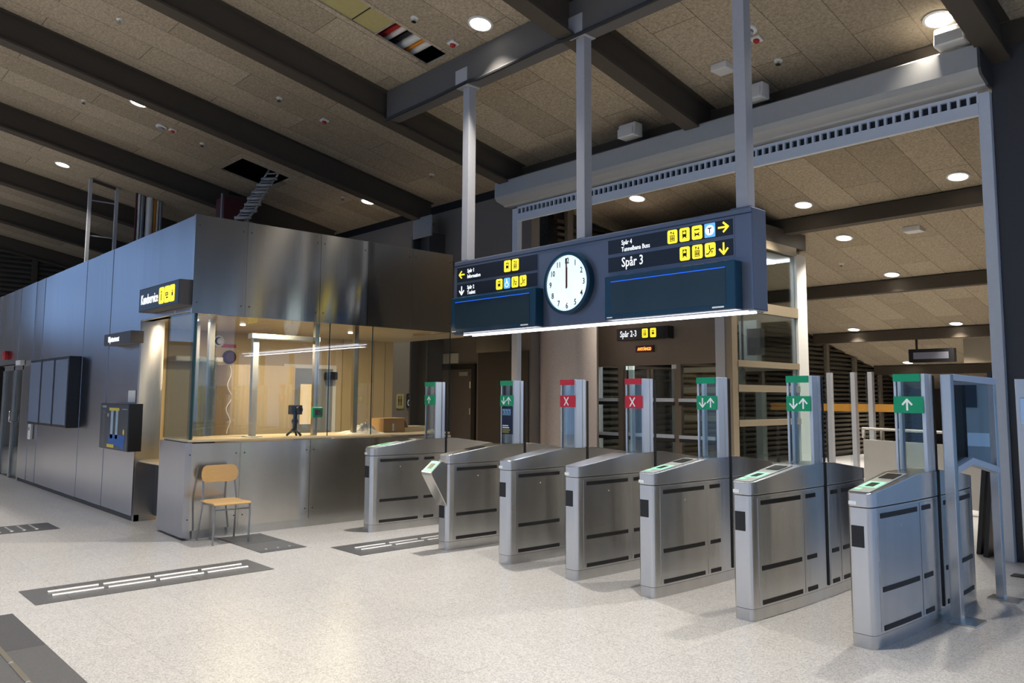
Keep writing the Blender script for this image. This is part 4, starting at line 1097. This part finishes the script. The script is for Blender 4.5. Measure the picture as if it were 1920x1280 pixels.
t = thing('led_display', 'orange glowing text display under the black lift sign', 'display', (-8.45, 10.97, 2.40))
MB().box(-.19, .19, -.03, 0, -.055, .06).build('housing', DRED, t)
text('AVSTÄNGD', .075, LIT_ORANGE, t, (0, -.032, -.025), 'CENTER', .75, .01)

# ------------------------------------------------------------------ rear hall furniture
t = thing('balustrade', 'pale solid balustrade with tubular handrail in the rear hall', 'balustrade', (0, 0, 0))
bp = [(-5.62, 12.95), (-5.49, 12.7), (-4.86, 12.45), (-3.9, 12.08), (-3.0, 11.72)]
MB().tube([(-5.62, 12.95, .95), (-5.55, 12.78, 1.10)] + [(x, y, 1.10) for x, y in bp[1:]], .02, 8).build('handrail', BARR, t)
for a, b in zip(bp[1:], bp[2:]):
    a, b = Vector((*a, 0)), Vector((*b, 0)); d = (b - a).normalized(); nrm = Vector((-d.y, d.x, 0)) * .03
    mb = MB(); mb.prism([(a + nrm).xy[:], (b + nrm).xy[:], (b - nrm).xy[:], (a - nrm).xy[:]], 'z', .08, .93); mb.build('panel', BARR, t)
    for q in (a, (a + b) / 2): MB().cyl((q.x, q.y, 0), (q.x, q.y, 1.09), .015, 8).build('baluster', CHROME, t)
for k, (x, y, lab) in enumerate(((-6.88, 14.5, 'pale glass gate post leftmost in the rear hall'), (-6.43, 14.5, 'pale glass gate post in the middle of the rear hall trio'), (-6.12, 14.5, 'pale glass gate post nearest the balustrade'))):
    t = thing('barrier_post', lab, 'post', (x, y, 0), group='pale posts in the rear hall')
    MB().box(-.04, .04, -.05, .05, 0, 2.05).build('post', GALV, t); MB().box(-.10, -.045, -.005, .005, .3, 2.03).build('glass_pane', GLASST, t); MB().box(-.06, .06, -.08, .08, 0, .01).build('foot', GALV, t)
t = thing('wooden_rail', 'orange varnished wooden rail in front of the slatted wall', 'rail', (-6.3, 15.0, 0))
MB().box(-1.0, 1.0, -.03, .03, 1.33, 1.47).build('board', PINEB, t); [MB().box(x - .03, x + .03, .03, .06, 0, 1.4).build('support', DARKSTEEL, t) for x in (-.9, .9)]
t = thing('rear_sign', 'dark hanging display in the rear hall', 'display', (-7.02, 20.1, 2.44))
MB().box(-.50, .50, -.09, .09, 0, .32).build('housing', BLACK, t); MB().box(-.39, .39, -.094, -.09, .08, .24).build('screen', mat('grey_screen', (.10, .10, .12), .2, emit=(.10, .10, .12), estr=.4), t); MB().box(-.36, -.32, -.02, .02, .32, .56).build('hanger', BLACK, t)
# black boards leaning by the shutter rail
for k, (x, lab) in enumerate(((-2.72, 'black board leaning nearest the shutter guide rail'), (-2.82, 'black board leaning behind the other black board'))):
    mb = MB(); y0 = 9.25 + k * .12
    mb.T = Matrix.Translation((x, y0, 0)) @ Matrix.Rotation(.10, 4, 'Y')
    mb.box(-.02, .02, -.28, .28, .0, 1.85)
    tag(mb.build('leaning_board', BLACK), lab, 'board')

# ------------------------------------------------------------------ back wall door, plates
t = thing('door_2', 'dark steel door in black frame behind the kiosk glass', 'door', (-11.96, 9.4, 0)); t['kind'] = 'structure'
MB().box(-.80, -.70, -.05, -.001, 0, 2.17).box(.78, .88, -.05, -.001, 0, 2.17).box(-.70, .78, -.05, -.001, 2.07, 2.17).build('frame', INK, t)
p = MB().box(-.70, .78, -.035, -.002, 0, 2.07).build('leaf', mat('bronze_door', (.095, .085, .08), .45, var=.05), t)
for z in (1.3, 1.78): MB().box(.74, .78, -.06, -.035, z - .06, z + .06).build('hinge', CHROME, p)
MB().box(.45, .70, -.07, -.035, 1.95, 2.02).build('closer', CHAIRLEG, p)
t = thing('toilet_sign', 'yellow toilet sign plate on the grey wall behind kiosk', 'sign', (-13.48, 9.395, 1.47))
pictogram('toilet_dimmed', t, (0, 0, 0), .27, .30)
t = thing('toilet_sign', 'dark wheelchair sign plate beside the grey wall door', 'sign', (-13.14, 9.395, 1.48))
pictogram('wheelchair_grey', t, (0, 0, 0), .25, .29)
small_box('sensor_box', (-12.59, -12.40, 9.33, 9.398, 2.56, 2.69), WHITE, 'small white sensor box high on the grey wall', 'sensor')
small_box('switch_box', (-12.92, -12.75, 9.35, 9.398, 2.19, 2.29), WHITE, 'white switch box left of the dark door frame top', 'switch')
small_box('notice_plate', (-12.13, -11.60, 9.37, 9.398, 2.19, 2.38), mat('beige_plate', (.62, .60, .52), .6), 'beige plate above the dark door', 'plate', .004)
struct(box('wall_back_panel', (-11.0, -9.7, 9.36, 9.398, 0, 2.35), mat('dark_metal_panel', (.055, .047, .043), .4, var=.05)))
struct(box('wall_back_steel', (-11.05, -10.15, 9.355, 9.398, 2.36, 3.4), STEELP))

# ------------------------------------------------------------------ tactile paving
def paving(name, label, b, m=STONE): 
    t = thing('tactile_paving', label, 'tactile paving', ((b[0] + b[1]) / 2, (b[2] + b[3]) / 2, 0), group='tactile paving strips')
    w, d = (b[1] - b[0]) / 2, (b[3] - b[2]) / 2
    return t, w, d
def slabs(t, w, d, cuts, axis):
    L = d if axis == 'y' else w
    cs = [-L] + cuts + [L]
    for a, b in zip(cs, cs[1:]):
        bb = (-w, w, a + .002, b - .002, 0, .004) if axis == 'y' else (a + .002, b - .002, -d, d, 0, .004)
        MB().box(*bb).build('slab', random.choice((STONE, STONE2)), t)
BAR = mat('polished_steel_bar', (.85, .83, .80), .38, .8)
def bar(t, x, y0, y1, w=.018): MB().cyl((x, y0, .003), (x, y1, .003), w, 12).build('guide_bar', BAR, t)
t, w, d = paving('a', 'dark strip with two rows of steel bars in front of kiosk', (-7.42, -6.86, 1.54, 3.44))
slabs(t, w, d, [-.70, .28], 'y')
for x in (-.075, .065):
    for k in range(4): bar(t, x, -.79 + k * .405, -.79 + k * .405 + .37)
t, w, d = paving('b', 'dark strip with steel bars beside the gate nearest kiosk', (-7.44, -6.87, 4.35, 6.4))
slabs(t, w, d, [-.55, .45], 'y')
for x in (-.06, .06):
    for k in range(4): bar(t, x, -.88 + k * .42, -.88 + k * .42 + .37, .016)
t, w, d = paving('c', 'dark square of slabs under the chair with steel studs', (-8.72, -7.63, 3.68, 4.18))
slabs(t, w, d, [-.4, .0, .45], 'x')
for y in (-.13, 0, .13): MB().lathe([(.014, .004), (.012, .009)], (.40, y, 0), 10).build('stud', BAR, t)
t, w, d = paving('d', 'dark paving strip at the left frame edge', (-11.13, -10.55, 1.4, 2.58))
slabs(t, w, d, [-.2, .3], 'y')
for k in range(4): MB().lathe([(.022, .004), (.018, .010)], (.17, .0 + k * .125, 0), 10).build('stud', BAR, t); MB().box(-.22, .15, -.01 + k * .125, .01 + k * .125, .004, .008).build('guide_bar', BAR, t)
t, w, d = paving('e', 'wide dark paving strip in the near left corner', (-6.71, -4.0, .80, 1.365))
slabs(t, w, d, [-.4, .62], 'x')
for k in range(6): MB().box(-.97 + k * .425, -.58 + k * .425, .03, .06, .004, .0085).build('guide_bar', mat('worn_bar', (.35, .32, .26), .4, .6) if 'worn_bar' not in bpy.data.materials else bpy.data.materials['worn_bar'], t); MB().lathe([(.014, .004), (.012, .0095)], (-.99 + k * .425, .045, 0), 10).build('stud', BAR, t)
